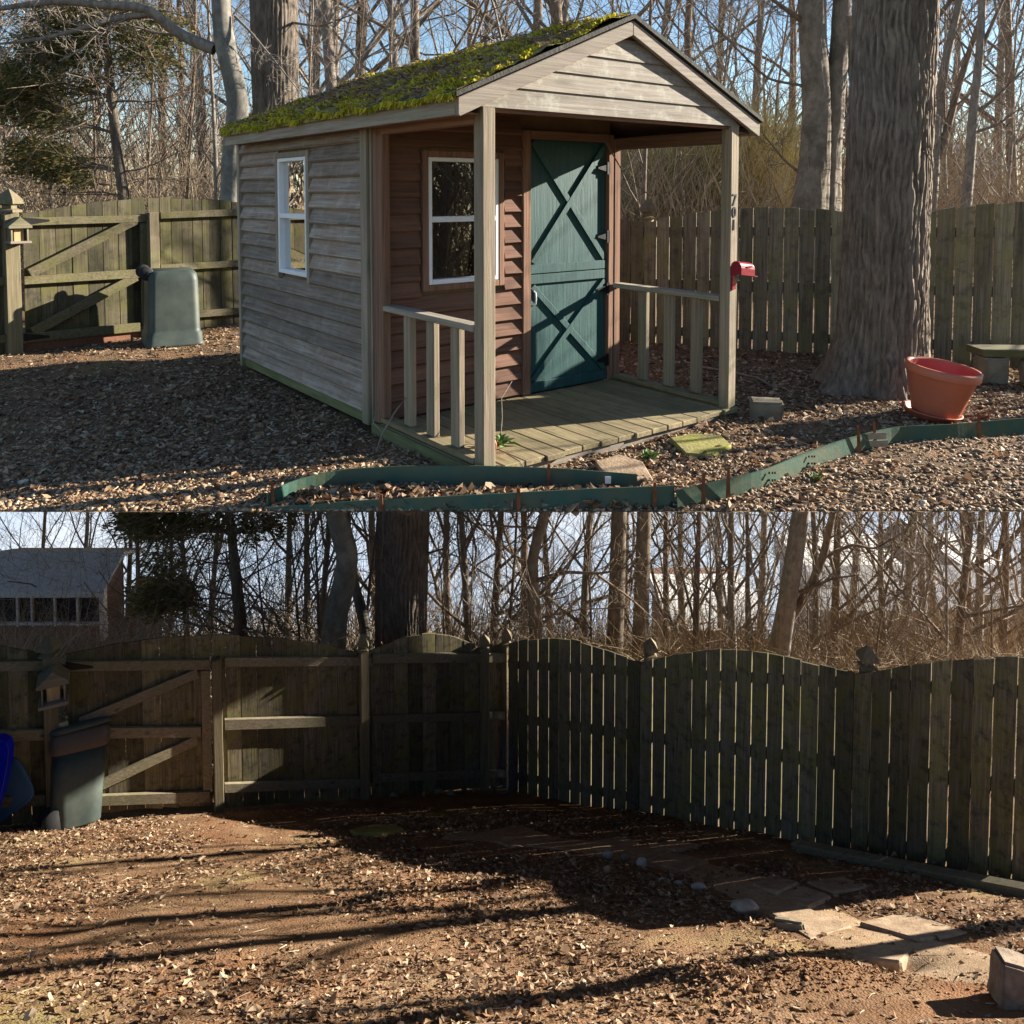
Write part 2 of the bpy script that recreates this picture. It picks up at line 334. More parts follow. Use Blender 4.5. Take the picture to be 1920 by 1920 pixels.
def ground_mat(name, stops, patches, peb=70, bstr=.5):
    m, nt, b = new_mat(name); tcn = nt.nodes.new('ShaderNodeTexCoord'); v = tcn.outputs['Object']
    c = ramp(nt, noise(nt, v, 2.2, 9, .7, .3), stops)
    fine = noise(nt, v, 38, 6, .75)
    c = mixc(nt, .75, c, ramp(nt, fine, [(.3, (.5, .48, .46)), (.7, (1.4, 1.36, 1.3))]), 'MULTIPLY')
    vo = nd(nt, 'ShaderNodeTexVoronoi', Scale=peb); nt.links.new(v, vo.inputs['Vector'])
    c = mixc(nt, .35, c, ramp(nt, vo.outputs['Distance'], [(.1, (1.15, 1.12, 1.08)), (.6, (.55, .52, .5))]), 'MULTIPLY')
    for colr, sc, lo, hi, amt in patches:
        c = mixc(nt, math_(nt, 'MULTIPLY', ramp(nt, noise(nt, v, sc, 6, .7), [(lo, (0, 0, 0)), (hi, (1, 1, 1))]), amt), c, colr)
    nt.links.new(c, b.inputs['Base Color']); b.inputs['Roughness'].default_value = .95; b.inputs['Specular IOR Level'].default_value = .1
    h = math_(nt, 'ADD', math_(nt, 'MULTIPLY', vo.outputs['Distance'], -.8), fine); bump(nt, b, h, bstr, .02)
    return m
M['groundA'] = ground_mat('gravelly_yard_soil', [(.3, (.08, .055, .035)), (.5, (.17, .115, .07)), (.7, (.27, .16, .085))], [((.12, .12, .035), 1.3, .58, .7, .6), ((.30, .15, .07), .9, .55, .7, .5)])
M['groundB'] = ground_mat('red_clay_leafy_soil', [(.3, (.11, .065, .038)), (.5, (.19, .115, .065)), (.7, (.27, .17, .10))], [((.24, .105, .048), .8, .50, .66, .6), ((.20, .20, .05), .55, .56, .68, .6), ((.29, .20, .125), 1.1, .5, .7, .5)])
M['path'] = ground_mat('sandy_trodden_soil', [(.3, (.22, .15, .09)), (.5, (.34, .25, .165)), (.7, (.42, .32, .22))], [((.20, .10, .05), 2.5, .55, .7, .6)], 120, .3)
M['slope'] = ground_mat('wooded_slope_soil', [(.3, (.12, .08, .05)), (.5, (.2, .14, .09)), (.7, (.28, .2, .13))], [], 20)
def sky_mat():
    m = bpy.data.materials.new('pale_winter_sky'); m.use_nodes = True; nt = m.node_tree; nt.nodes.clear()
    o = nt.nodes.new('ShaderNodeOutputMaterial'); e = nt.nodes.new('ShaderNodeEmission'); tcn = nt.nodes.new('ShaderNodeTexCoord')
    mpn = nd(nt, 'ShaderNodeMapping', Scale=(.03, .03, .09)); nt.links.new(tcn.outputs['Object'], mpn.inputs[0])
    c = ramp(nt, noise(nt, mpn.outputs[0], 2.0, 6, .6), [(.35, (.62, .77, .97)), (.65, (.84, .91, 1.0))])
    nt.links.new(c, e.inputs['Color']); e.inputs['Strength'].default_value = .27; nt.links.new(e.outputs[0], o.inputs[0]); return m
M['sky'] = sky_mat()

# ================================================================== the setting
def hA(x, y): return 0.018*fbm(np.stack([np.asarray(x)*1.7, np.asarray(y)*1.7, np.zeros_like(np.asarray(x, float))], -1), 3, 3)
D_EDGE = gA(960, 960).y
def groundHA(x, y):
    k = np.clip((np.asarray(y)-D_EDGE)/.5, 0, 1); return hA(x, y)*k
def build_ground_upper():
    ds = np.concatenate([np.linspace(D_EDGE, 9.5, 70), np.linspace(9.9, 62, 26)]); nx = 90; V = []; 
    for d in ds:
        xl, xr = -(.64*d+3.0+1.6*max(0, min(d, 25)-6)), .64*d+.12
        xs = np.linspace(xl, xr, nx); ys = np.full(nx, d); V.append(np.stack([xs, ys, groundHA(xs, ys)], -1))
    n = len(ds); V = np.concatenate(V); i = np.arange(nx-1); k = np.arange(n-1)[:, None]*nx
    Q = np.stack([k+i, k+i+1, k+nx+i+1, k+nx+i], -1).reshape(-1, 4).tolist()
    V = V.tolist(); low = len(V)
    for d, z in ((D_EDGE+.9, -.26), (12, -.4), (62, -.8)):      # underside of the terrace
        V += [(-(.64*d+3.0+1.6*max(0, min(d, 25)-6)), d, z), (.64*d+.12, d, z)]
    Q += [(0, low, low+1, nx-1), (low, low+2, low+3, low+1), (low+2, low+4, low+5, low+3)]
    R_ = [r*nx+nx-1 for r in range(n)]; L_ = [r*nx for r in range(n)]
    Q += [tuple(R_ + [low+5, low+3, low+1])[::-1], tuple(L_ + [low+4, low+2, low])]
    f = len(V); V += [(-900, 62, -.05), (900, 62, -.05), (900, 1800, -.05), (-900, 1800, -.05)]; Q.append((f, f+1, f+2, f+3))
    me = bpy.data.meshes.new('upper_yard_ground'); me.from_pydata(V, [], Q); me.materials.append(M['groundA'])
    tag(link(bpy.data.objects.new('upper_yard_ground', me)), kind='structure')
build_ground_upper()
D_FLAT = 2.75
def bumpB(x, y):
    x = np.asarray(x, float); y = np.asarray(y, float)
    b = .028*fbm(np.stack([x*1.3, y*1.3, x*0], -1), 31, 4)
    for px, py, h, r in ((1345, 1850, .10, .22), (1500, 1830, .07, .25), (1680, 1800, -.08, .18), (760, 1690, .05, .3), (980, 1670, .05, .25)):
        g = gB(px, py); b = b + h*np.exp(-((x-g.x)**2+((y-g.y)*1.6)**2)/r**2)
    return b
def groundHB(x, y):
    y = np.asarray(y, float); return EYE-C0-SB*np.maximum(y, D_FLAT) + bumpB(x, y)
def build_ground_lower():
    ds = np.concatenate([[-14, 0], np.linspace(1.5, 11, 110), np.linspace(11.6, 60, 30)]); nx = 150; V = []
    u = np.linspace(-1, 1, nx); u = np.sign(u)*(np.abs(u)*.35+.65*np.abs(u)**4)
    for d in ds:
        xs = u*(20+d*.4); ys = np.full(nx, d); V.append(np.stack([xs, ys, groundHB(xs, ys)], -1))
    n = len(ds); i = np.arange(nx-1); k = np.arange(n-1)[:, None]*nx
    Q = np.stack([k+i, k+i+1, k+nx+i+1, k+nx+i], -1).reshape(-1, 4)
    tag(np_mesh('lower_yard_ground', np.concatenate(V), Q, M['groundB'], smooth=True), kind='structure')
build_ground_lower()
def build_lower_sky():
    V = []; Q = []; n = 40; Rr = 62
    for k, z in enumerate((-46, -14)):
        for i in range(n+1):
            a = math.radians(-75+150*i/n); V.append((Rr*math.sin(a), Rr*math.cos(a)*(1 if abs(a) < 1.6 else 1), z))
    for i in range(n): Q.append((i, i+1, n+1+i+1, n+1+i))
    tag(np_mesh('sky', V, Q, M['sky'], smooth=True), kind='structure')
build_lower_sky()

# ================================================================== the shed
K = EYE/1.6
def ks(v): return v*K
TH = .9145
shed = thing('garden_shed', (-.9532*K, 5.488*K, 0), math.pi/2-TH, 'weathered wooden garden shed with mossy roof, front porch and green dutch door', 'shed')
Ls, W, D, WB, ZD, ZE, FH, ZA, ZT, EO, FO, RO = 2.40, 2.192, 1.276, -.108, .068, 2.006, .097, 2.6645, 2.0625, .196, .058, -.10
D0, D1, DH = 1.2726, 2.0696, 1.928
W0, W1, WZ0, WZ1 = .370, .967, .9645, 1.8424
L0, L1, LZ0, LZ1 = .9424, 1.5014, .9513, 1.8732
def sp(mb, name, mat, parent=shed, **kw): return mb.build(name, M[mat], parent, scale=K, **kw)
# hidden inner walls that carry the boards
mb = MB(); t0, t1 = .004, .06
mb.box(t0, t1, 0.0, L0, .06, ZE); mb.box(t0, t1, L1, Ls, .06, ZE); mb.box(t0, t1, L0, L1, .06, LZ0); mb.box(t0, t1, L0, L1, LZ1, ZE)
sp(mb, 'inner_wall', 'inner')
mb = MB(); y0, y1 = WB+.004, WB+.06
mb.box(.062, W0, y0, y1, .06, ZE+.2); mb.box(W0, W1, y0, y1, .06, WZ0); mb.box(W0, W1, y0, y1, WZ1, ZE+.2); mb.box(W1, D0, y0, y1, .06, ZE+.2); mb.box(D0, D1, y0, y1, ZD+DH, ZE+.2); mb.box(D1, W-.062, y0, y1, .06, ZE+.2)
sp(mb, 'inner_wall', 'inner')
sp(MB().box(W-.06, W, WB, Ls, .06, ZE), 'side_wall', 'siding_red'); sp(MB().box(.062, W-.062, Ls-.06, Ls, .06, ZE+.3), 'back_wall', 'inner')
sp(MB().box(.062, W-.062, WB+.062, Ls-.062, .04, .062), 'floor', 'inner')
sp(MB().box(.10, .18, 1.52, 1.57, .07, 1.9), 'wall_stud', 'pine'); sp(MB().box(.10, .15, 1.25, 1.52, 1.18, 1.22), 'wall_stud', 'pine')
# left wall lap boards
EXPO = .1145; z = .105; k = 0
while z < ZE+.06:
    zt = min(z+EXPO+.012, ZE+.09)
    segs = [(.035, Ls-.03)]
    if z+EXPO > LZ0-.01 and z < LZ1+.045: segs = [(.035, L0-.05), (L1+.05, Ls-.03)]
    for b0, b1 in segs:
        if b1-b0 < .05: continue
        w = rnd.uniform(-.002, .002); o = -.048+rnd.uniform(-.005, .004)
        sp(MB().loft([[Vector((o*.62, b_, z+w_)), Vector((o, b_, z+w_+.014)), Vector((-.006, b_, zt)), Vector((0, b_, zt)), Vector((0, b_, z+w_))] for b_, w_ in ((b0, w), (b1, -w))]), 'siding_board', 'siding_grey')
    z += EXPO
# front wall lap boards
z = .075
while z < ZE+.1:
    zt = z+EXPO+.012
    segs = [(.045, D0-.085)]
    if z+EXPO > WZ0-.05 and z < WZ1+.05: segs = [(.045, W0-.06), (W1+.06, D0-.085)]
    if z > ZD+DH+.06: segs = [(.045, W-.05)]
    for a0, a1 in segs:
        w = rnd.uniform(-.002, .002); o = WB-.042+rnd.uniform(-.004, .003)
        sp(MB().loft([[Vector((a_, WB+(o-WB)*.62, z+w_)), Vector((a_, o, z+w_+.012)), Vector((a_, WB-.008, zt)), Vector((a_, WB, zt)), Vector((a_, WB, z+w_))] for a_, w_ in ((a1, -w), (a0, w))]), 'siding_board', 'siding_red')
    z += EXPO
# corner boards
sp(MB().box(-.056, .0, -.055, .033, .04, ZE+.07), 'corner_board', 'trim_z', bevel=.004)
sp(MB().box(-.030, .0, -.075, -.058, .05, ZE+.07), 'corner_board', 'trim_z', bevel=.002)
sp(MB().box(-.056, .0, Ls-.03, Ls+.02, .03, ZE+.07), 'corner_board', 'trim_z', bevel=.004)
sp(MB().box(-.022, .042, WB-.044, WB+.02, ZD, ZE+.07), 'corner_board', 'cedar_z', bevel=.004)
sp(MB().box(W-.055, W+.012, WB-.05, WB+.01, ZD, ZE+.02), 'corner_post', 'cedar_z', bevel=.004)
sp(MB().box(-.022, .0, -.02, Ls, .03, .10), 'sill_board', 'rim', bevel=.004)
# windows
def window(frame, x0, x1, z0, z1, zm, horiz, trimmat, tag_):
    # horiz(u, out, z) -> local point; out is the distance outwards from the wall
    def bx(u0, u1, o0, o1, za, zb):
        return MB().hexa([horiz(u0, o1, za), horiz(u1, o1, za), horiz(u1, o0, za), horiz(u0, o0, za), horiz(u0, o1, zb), horiz(u1, o1, zb), horiz(u1, o0, zb), horiz(u0, o0, zb)])
    wdw = sp(bx(x0, x0+.028, -.03, .044, z0, z1), 'window', 'vinyl', bevel=.003); tag(wdw, tag_)
    fr = [(x1-.028, x1, z0, z1), (x0+.029, x1-.029, z1-.028, z1), (x0+.029, x1-.029, z0, z0+.034), (x0+.029, x1-.029, zm-.02, zm+.02)]
    for u0, u1, za, zb in fr: sp(bx(u0, u1, -.03, .042, za, zb), 'window_frame', 'vinyl', wdw, bevel=.003)
    sp(bx(x0+.029, x1-.029, -.006, .0, zm+.021, z1-.029), 'pane', 'glass', wdw); sp(bx(x0+.029, x1-.029, -.012, -.006, z0+.035, zm-.021), 'pane', 'glass', wdw)
    for u0, u1, za, zb in [(x0-.048, x0-.002, z0-.045, z1+.045), (x1+.002, x1+.048, z0-.045, z1+.045), (x0-.001, x1+.001, z1+.002, z1+.045), (x0-.001, x1+.001, z0-.045, z0-.002)][:4 if frame == 'front' else 3]:
        sp(bx(u0, u1, .001, .046, za, zb), 'window_trim', trimmat, wdw, bevel=.003)
window('front', W0, W1, WZ0, WZ1, 1.415, lambda u, o, z: (u, WB-o, z), 'cedar_z', 'white two-pane window beside the green door')
window('side', L0, L1, LZ0, LZ1, 1.415, lambda u, o, z: (-o, u, z), 'trim_z', 'narrow white two-pane window in the grey side wall')
# door
zsp = ZD+.91
for u0, u1, z0, z1 in [(D0-.08, D0-.006, ZD, ZD+DH+.07), (D1+.006, D1+.06, ZD, ZD+DH+.07)]:
    sp(MB().box(u0, u1, WB-.046, WB+.0, z0, z1), 'door_frame', 'cedar_z', bevel=.003)
sp(MB().box(D0-.005, D1+.005, WB-.046, WB, ZD+DH+.006, ZD+DH+.07), 'door_frame', 'cedar_x', bevel=.003)
def door_leaf(z0, z1, rails, label):
    leaf = sp(MB().box(D0, D1, WB-.012, WB+.022, z0, z1), 'door', 'door', bevel=.002); tag(leaf, label)
    for a, b in rails: sp(MB().box(D0, D1, WB-.034, WB-.0125, a, b), 'door_rail', 'door', leaf, bevel=.003)
    lo = z0 + (rails[0][1]-z0 if rails[0][0] <= z0+.01 else 0); hi = z1 - (z1-rails[-1][0] if rails[-1][1] >= z1-.01 else 0)
    bw = .085
    for s_, off in ((1, 0.0), (-1, .003)):
        xa, xb = (D0+.01, D1-.01) if s_ > 0 else (D1-.01, D0+.01)
        p = Vector((xa, 0, hi)); q = Vector((xb, 0, lo)); t = (q-p).normalized(); nrm = Vector((-t.z, 0, t.x))*(bw/2)
        poly = [p+nrm, q+nrm, q-nrm, p-nrm]
        poly = [Vector((min(max(v.x, D0+.002), D1-.002), WB-.0125, min(max(v.z, lo+.001), hi-.001))) for v in poly]
        sp(MB().prism(poly, (0, -.019-off, 0)), 'door_brace', 'door', leaf, bevel=.002)
    for hz in ([z0+.26, z1-.20] if z0 > .5 else [z0+.16, z1-.16]):
        h = sp(MB().box(D1-.012, D1+.018, WB-.046, WB-.036, hz-.05, hz+.05), 'hinge', 'iron', leaf)
        sp(MB().prism([(D1-.012, WB-.036, hz-.028), (D1-.012, WB-.036, hz+.028), (D1-.11, WB-.036, hz+.006), (D1-.11, WB-.036, hz-.006)], (0, -.006, 0)), 'strap', 'iron', h)
    return leaf
door_leaf(zsp+.006, ZD+DH, [(zsp+.006, zsp+.075)], 'upper half of the green door with a crossed brace')
lower = door_leaf(ZD+.008, zsp, [(ZD+.008, ZD+.085), (zsp-.072, zsp)], 'lower half of the green door with a crossed brace and handle')
sp(MB().tube([(D0+.035, WB-.013, .74), (D0+.035, WB-.05, .76), (D0+.035, WB-.055, .80), (D0+.035, WB-.05, .84), (D0+.035, WB-.013, .86)], .007, 8), 'handle', 'vinyl', lower, smooth=True)
# porch floor
n = 15; pw = (W+.04)/n
for i in range(n):
    a0 = -.02+i*pw; j = rnd.uniform(-.004, .004); f = rnd.uniform(-.012, .012)
    sp(MB().box(a0+.003, a0+pw-.004, -D-.055+f, WB-.03, ZD-.035+j*.4, ZD+j*.4), 'deck_plank', 'deck', bevel=.004)
sp(MB().box(-.01, W+.01, -D-.035, -D+.0, -.02, ZD-.036), 'rim_joist', 'trim_x'); sp(MB().box(-.045, -.022, -D-.04, -.078, -.02, ZD-.002), 'rim_joist', 'rim', bevel=.003)
sp(MB().box(W+.022, W+.045, -D-.04, WB-.02, -.02, ZD-.002), 'rim_joist', 'rim', bevel=.003)
# porch posts, rails and pickets
PW = .044
P1c, P2c = (.03, -D), (W-.03, -D)
for (a, b), lab in ((P1c, None), (P2c, 'right porch post carrying the house number')):
    o = sp(MB().box(a-PW, a+PW, b-PW, b+PW, ZD-.03 if a < 1 else ZD-.02, ZT+.005), 'porch_post', 'post', bevel=.006)
    if lab: p2 = o; tag(o, lab)
for a0, side in ((.03, 0), (W-.03, 1)):
    y0, y1 = -D+PW+.002, WB-.052 if side else WB-.036
    zr = .825
    sp(MB().box(a0-.048, a0+.048, y0, y1, zr, zr+.038), 'top_rail', 'trim_y', bevel=.005)
    sp(MB().box(a0-.046, a0+.046, y0, y1, ZD+.006, ZD+.042), 'bottom_rail', 'deck', bevel=.005)
    for fr in (.27, .52, .77):
        b = y1+(y0-y1)*fr
        sp(MB().box(a0-.022+.016, a0+.022+.016, b-.044, b+.044, ZD+.043, zr-.001), 'picket', 'post', bevel=.005)
sp(MB().box(-.02, .04, WB-.10, WB-.037, ZD+.043, ZE), 'porch_post', 'cedar_z', bevel=.005)
# numerals 7 0 1 on the right post
yb = -D-PW-.001
def bar(x0, z0, x1, z1, w):
    p = Vector((x0, 0, z0)); q = Vector((x1, 0, z1)); t = (q-p).normalized(); nn = Vector((-t.z, 0, t.x))*w/2
    return [p+nn, q+nn, q-nn, p-nn]
cx = P2c[0]-.004
def at_post(poly, z): return [(cx+v.x, yb, z+v.z) for v in poly]
m7 = MB(); m7.prism(at_post(bar(-.020, .036, .024, .036, .011), 1.548), (0, -.004, 0)); m7.prism(at_post(bar(.0185, .030, -.012, -.038, .011), 1.548), (0, -.004, 0))
sp(m7, 'numeral_seven', 'iron', p2)
m0 = MB(); ring = []
for i in range(20):
    a = 2*math.pi*i/20
    ring.append(((cx+.020*math.cos(a), yb, 1.462+.038*math.sin(a)), (cx+.011*math.cos(a), yb, 1.462+.028*math.sin(a))))
for i in range(20):
    (o1, i1), (o2, i2) = ring[i], ring[(i+1) % 20]; m0.prism([o1, o2, i2, i1], (0, -.004, 0))
sp(m0, 'numeral_zero', 'iron', p2)
sp(MB().prism(at_post(bar(0, .036, -.003, -.038, .011), 1.375), (0, -.004, 0)), 'numeral_one', 'iron', p2)
# beams, gable, fascia, roof
sp(MB().box(W-.05, W+.02, -D+.03, Ls, ZE-.06, ZE+.03), 'roof_beam', 'soffit'); sp(MB().box(-.02, .05, -D+.03, WB-.04, ZE-.03, ZE+.04), 'roof_beam', 'cedar_y')
sp(MB().box(-.02, W+.02, -D-.02, -D+.02, ZT-.02, ZT+.07), 'roof_beam', 'cedar_x')
yf = -D-FO
slope = (ZA-(ZE+FH))/(W/2+EO)
def zroof(a): return ZA-slope*abs(a-W/2)
z = ZT; gi = 0
while z < ZA-.15:
    zt = min(z+.128, ZA-.11); top_in = .072
    def half(zz): return max((ZA-top_in-zz)/slope, .0)
    h0, h1 = min(half(z), W/2+.02), min(half(zt), W/2+.02)
    if h0 < .06: break
    oy = -.022
    P = [(W/2-h0, z, oy), (W/2+h0, z, oy), (W/2+h1, zt, -.008), (W/2-h1, zt, -.008)]
    sp(MB().add([(a, yf+.035+o, zz) for a, zz, o in P]+[(a, yf+.045, zz) for a, zz, o in P], [(0, 1, 2, 3), (7, 6, 5, 4), (0, 4, 5, 1), (1, 5, 6, 2), (2, 6, 7, 3), (3, 7, 4, 0)]), 'gable_board', 'siding_gable')
    z += .117; gi += 1
for sgn in (-1, 1):
    e = W/2+sgn*(W/2+EO)
    dz = .088
    poly = [(W/2, yf+.005, ZA-.012), (e, yf+.005, ZE+FH-.008), (e, yf+.005, ZE), (e-sgn*.01, yf+.005, ZE-.008+.0), (W/2, yf+.005, ZA-.012-dz)]
    sp(MB().prism(poly, (0, -.03, 0)), 'barge_board', 'trim_x', bevel=.003)
    # roof panel
    o = W/2-sgn*0.0
    P = [(W/2, ZA), (e+sgn*.02, ZE+FH-.006), (e+sgn*.02, ZE+FH+.022), (W/2, ZA+.028)]
    rp_ = sp(MB().prism([(a, yf-.04, zz) for a, zz in P], (0, Ls+RO+D+FO+.06, 0)), 'roof', 'shingle')
    sp(MB().prism([(W/2, yf+.05, ZA-.035), (e-sgn*.03, yf+.05, ZE+FH-.04), (e-sgn*.03, yf+.05, ZE+FH-.012), (W/2, yf+.05, ZA-.008)], (0, Ls+RO+D+FO-.1, 0)), 'roof_underside', 'soffit')
    sp(MB().box(min(e, e-sgn*.025), max(e, e-sgn*.025), yf+.008, Ls+RO, ZE, ZE+FH-.008), 'fascia_board', 'trim_y', bevel=.003)
    if sgn > 0 or True:
        inner = -.004 if sgn < 0 else W+.014
        sp(MB().box(min(inner, e-sgn*.027), max(inner, e-sgn*.027), yf+.05, Ls+RO-.002, ZE+.012, ZE+.024), 'soffit_board', 'cedar_y')
# moss on the roof: low cushions and tufts with litter between them
def roof_moss():
    rs = np.random.RandomState(5); nb, ns = 170, 70
    bb = np.linspace(yf-.04, Ls+RO+.02, nb); ss = np.linspace(0, 1.012, ns); B_, S_ = np.meshgrid(bb, ss, indexing='ij')
    a = W/2-(W/2+EO+.02)*S_; zz = ZA+.028-slope*(W/2+EO+.02)*S_
    P = np.stack([B_*4.5, S_*6, B_*0], -1); h = fbm(P, 8, 5); h2 = fbm(P*4, 21, 3)
    hh = np.clip(h+.35, 0, 1.2)*.030+np.clip(h2, -.3, 1)*.010
    edge = np.minimum(1, np.minimum(S_, 1.0)*6); hh = hh*edge; hh[:, -1] = -.03
    V = np.stack([a-.3*hh, B_, zz+hh], -1).reshape(-1, 3)*K
    i = np.arange(ns-1); k = np.arange(nb-1)[:, None]*ns; Q = np.stack([k+i, k+ns+i, k+ns+i+1, k+i+1], -1).reshape(-1, 4)
    np_mesh('moss_mat', V, Q, M['mossmat'], shed, True)['kind'] = 'stuff'
    n = 70000; u = rs.rand(n); v = rs.rand(n)**.9
    b = yf-.03+u*(Ls+RO-yf); s = v; keep = (fbm(np.stack([b*4.5, s*6, b*0], -1), 8, 5) > -.30+.5*rs.rand(n)) & (fbm(np.stack([b*11, s*16, b*0], -1), 77, 3) > -.42+.4*rs.rand(n)); b, s = b[keep], s[keep]; n = len(b)
    hang = rs.rand(n) < .05; s = np.where(hang, 1.0+.02*rs.rand(n), s)
    hb = np.clip(fbm(np.stack([b*4.5, s*6, b*0], -1), 8, 5)+.35, 0, 1.2)*.030
    base = np.stack([W/2-(W/2+EO+.02)*s, b, ZA+.028-slope*(W/2+EO+.02)*s+hb], -1)
    l = .008+.020*rs.rand(n); dirn = np.stack([-.5+.9*rs.randn(n)*.6, .7*rs.randn(n), .5+.6*rs.rand(n)], -1)
    dirn[hang] = np.stack([-.35+.2*rs.randn(hang.sum()), .4*rs.randn(hang.sum()), -.9*np.ones(hang.sum())], -1); l[hang] *= 1.9
    dirn /= np.linalg.norm(dirn, axis=1)[:, None]; side = np.cross(dirn, rs.randn(n, 3)); side /= np.linalg.norm(side, axis=1)[:, None]
    w = (.004+.006*rs.rand(n))[:, None]
    V = np.stack([base-side*w, base+side*w, base+dirn*l[:, None]+side*w*.5, base+dirn*l[:, None]*1.05-side*w*.4], 1).reshape(-1, 3)*K
    np_mesh('moss_tufts', V, np.arange(4*n).reshape(-1, 4), M['moss'], shed)['kind'] = 'stuff'
    n = 5000; u = rs.rand(n); s = rs.rand(n); b = yf+u*(Ls+RO-yf)
    hb = np.clip(fbm(np.stack([b*4.5, s*6, b*0], -1), 8, 5)+.35, 0, 1.2)*.030+.012
    C = np.stack([W/2-(W/2+EO)*s, b, ZA+.03-slope*(W/2+EO)*s+hb], -1); t = rs.randn(n, 3)*np.array([1, 1, .25]); t /= np.linalg.norm(t, axis=1)[:, None]
    sd = np.cross(t, rs.randn(n, 3)); sd /= np.linalg.norm(sd, axis=1)[:, None]; ll = (.02+.05*rs.rand(n))[:, None]; ww = (.002+.010*rs.rand(n)**3)[:, None]
    V = np.stack([C-t*ll, C+sd*ww, C+t*ll, C-sd*ww], 1).reshape(-1, 3)*K
    np_mesh('roof_litter', V, np.arange(4*n).reshape(-1, 4), M['leaf'], shed)['kind'] = 'stuff'
roof_moss()
SM = MW[shed.name]
def sl(a, b, z): return SM @ Vector((a*K, b*K, z*K))

# toy mailbox on the post
mbx = thing('mailbox', sl(W-.03, -D-PW, 1.03), math.pi/2-TH, 'small red metal mailbox with its door open, fixed to the numbered porch post', 'mailbox')
def arch(x, y0, y1, z0, z1, n=8):
    c = (y0+y1)/2; r = (y1-y0)/2; zs = z1-r
    return [(x, y0, z0)]+[(x, c-r*math.cos(math.pi*i/n), zs+r*math.sin(math.pi*i/n)) for i in range(n+1)]+[(x, y1, z0)]
o1 = [Vector(v) for v in arch(-.035, -.085, -.004, 0, .082)]; o2 = [v+Vector((.135, 0, -.018)) for v in o1]
i2 = [Vector((v.x, (v.y+.044)*.93-.044, (v.z-.035)*.93+.035)) for v in o2]; i1 = [v+Vector((-.12, 0, .018)) for v in i2]
n = len(o1); body = MB(); body.add(o1+o2+i2+i1, [tuple(range(n))]+[(k*n+i, (k+1)*n+i, (k+1)*n+(i+1) % n, k*n+(i+1) % n) for k in range(3) for i in range(n)]+[tuple(range(3*n, 4*n))[::-1]])
body.build('body', M['red'], mbx, smooth=False)
dr = MB().prism([(.102+v.z*.6, v.y, -.019) for v in o1], (0, 0, -.004)); dr.build('door', M['red'], mbx)
MB().box(-.025, .010, -.012, -.001, -.10, -.003).build('bracket', M['red'], mbx)
MB().box(.02, .07, -.090, -.0865, .04, .05).build('flag', M['red'], mbx)

# odds and ends on the porch
pt = thing('toppled_flower_pot', sl(.17, -D+.18, ZD+.003), 0, 'small terracotta flower pot lying on its side behind the pickets', 'flower pot')
Mp = Matrix.Translation((0, 0, .052)) @ Matrix.Rotation(math.radians(84), 4, 'X') @ Matrix.Rotation(.5, 4, 'Z')
MB().lathe([(.0, -.05), (.035, -.05), (.05, .045), (.056, .045), (.056, .07), (.046, .07), (.034, -.042), (0, -.042)], 20, Mp).build('pot_body', M['terracotta'], pt, smooth=True)
def weed(name, loc, n, size, label, mat='green_leaf', up=.6, seed=1):
    rr = random.Random(seed); t = thing(name, loc, 0, label, 'weed'); mbw = MB()
    for i in range(n):
        a = rr.uniform(0, 6.28); d = Vector((math.cos(a), math.sin(a), rr.uniform(.15, 1)*up*1.6)).normalized(); l = size*rr.uniform(.5, 1.1)
        sd = d.cross(Vector((0, 0, 1))).normalized()*l*.16; p = Vector((rr.uniform(-.3, .3)*size, rr.uniform(-.3, .3)*size, 0)); mid = p+d*l*.55+Vector((0, 0, .06*l))
        mbw.add([p, mid-sd, p+d*l-Vector((0, 0, .12*l)), mid+sd], [(0, 1, 2, 3)])
    mbw.build('leaves', M[mat], t); return t
weed('leafy_weed', sl(.33, -D+.26, ZD+.004), 26, .10, 'grey green leafy weed growing beside the front porch post')
def stick(name, pts, r, label, cat='stick', mat='branch_grey', group=None):
    o = MB().tube(pts, [r*(1-.6*i/(len(pts)-1)) for i in range(len(pts))], 6).build(name, M[mat], None, smooth=True); return tag(o, label, cat, group)
stick('dead_weed', [sl(.36, -D+.30, ZD), sl(.42, -D+.36, ZD+.14), sl(.46, -D+.42, ZD+.24), sl(.56, -D+.44, ZD+.33)], .004, 'thin dead stem standing on the porch boards', 'stem')
stick('dead_vine', [sl(W-.62, WB-.5, ZE-.01), sl(W-.55, WB-.55, ZE-.16), sl(W-.5, WB-.6, ZE-.28), sl(W-.3, WB-.66, ZE-.43), sl(W-.12, WB-.7, ZE-.40), sl(W+.02, WB-.8, ZE-.15)], .005, 'thin dead vine hanging under the right porch eave', 'vine', 'branch_brown')
tg = thing('fallen_twig', gA(700, 812), 0, 'forked pale twig leaning at the front left foot of the shed', 'twig')
g0 = gA(705, 850)
MB().tube([g0, g0+Vector((.03, .05, .10)), g0+Vector((.09, .12, .20)), g0+Vector((.15, .2, .27))], [.006, .005, .004, .002], 6).tube([g0+Vector((.03, .05, .10)), g0+Vector((-.03, .1, .14)), g0+Vector((-.02, .2, .22))], [.005, .003, .002], 6).build('twig_fork', M['branch_grey'], tg, smooth=True, local=False)

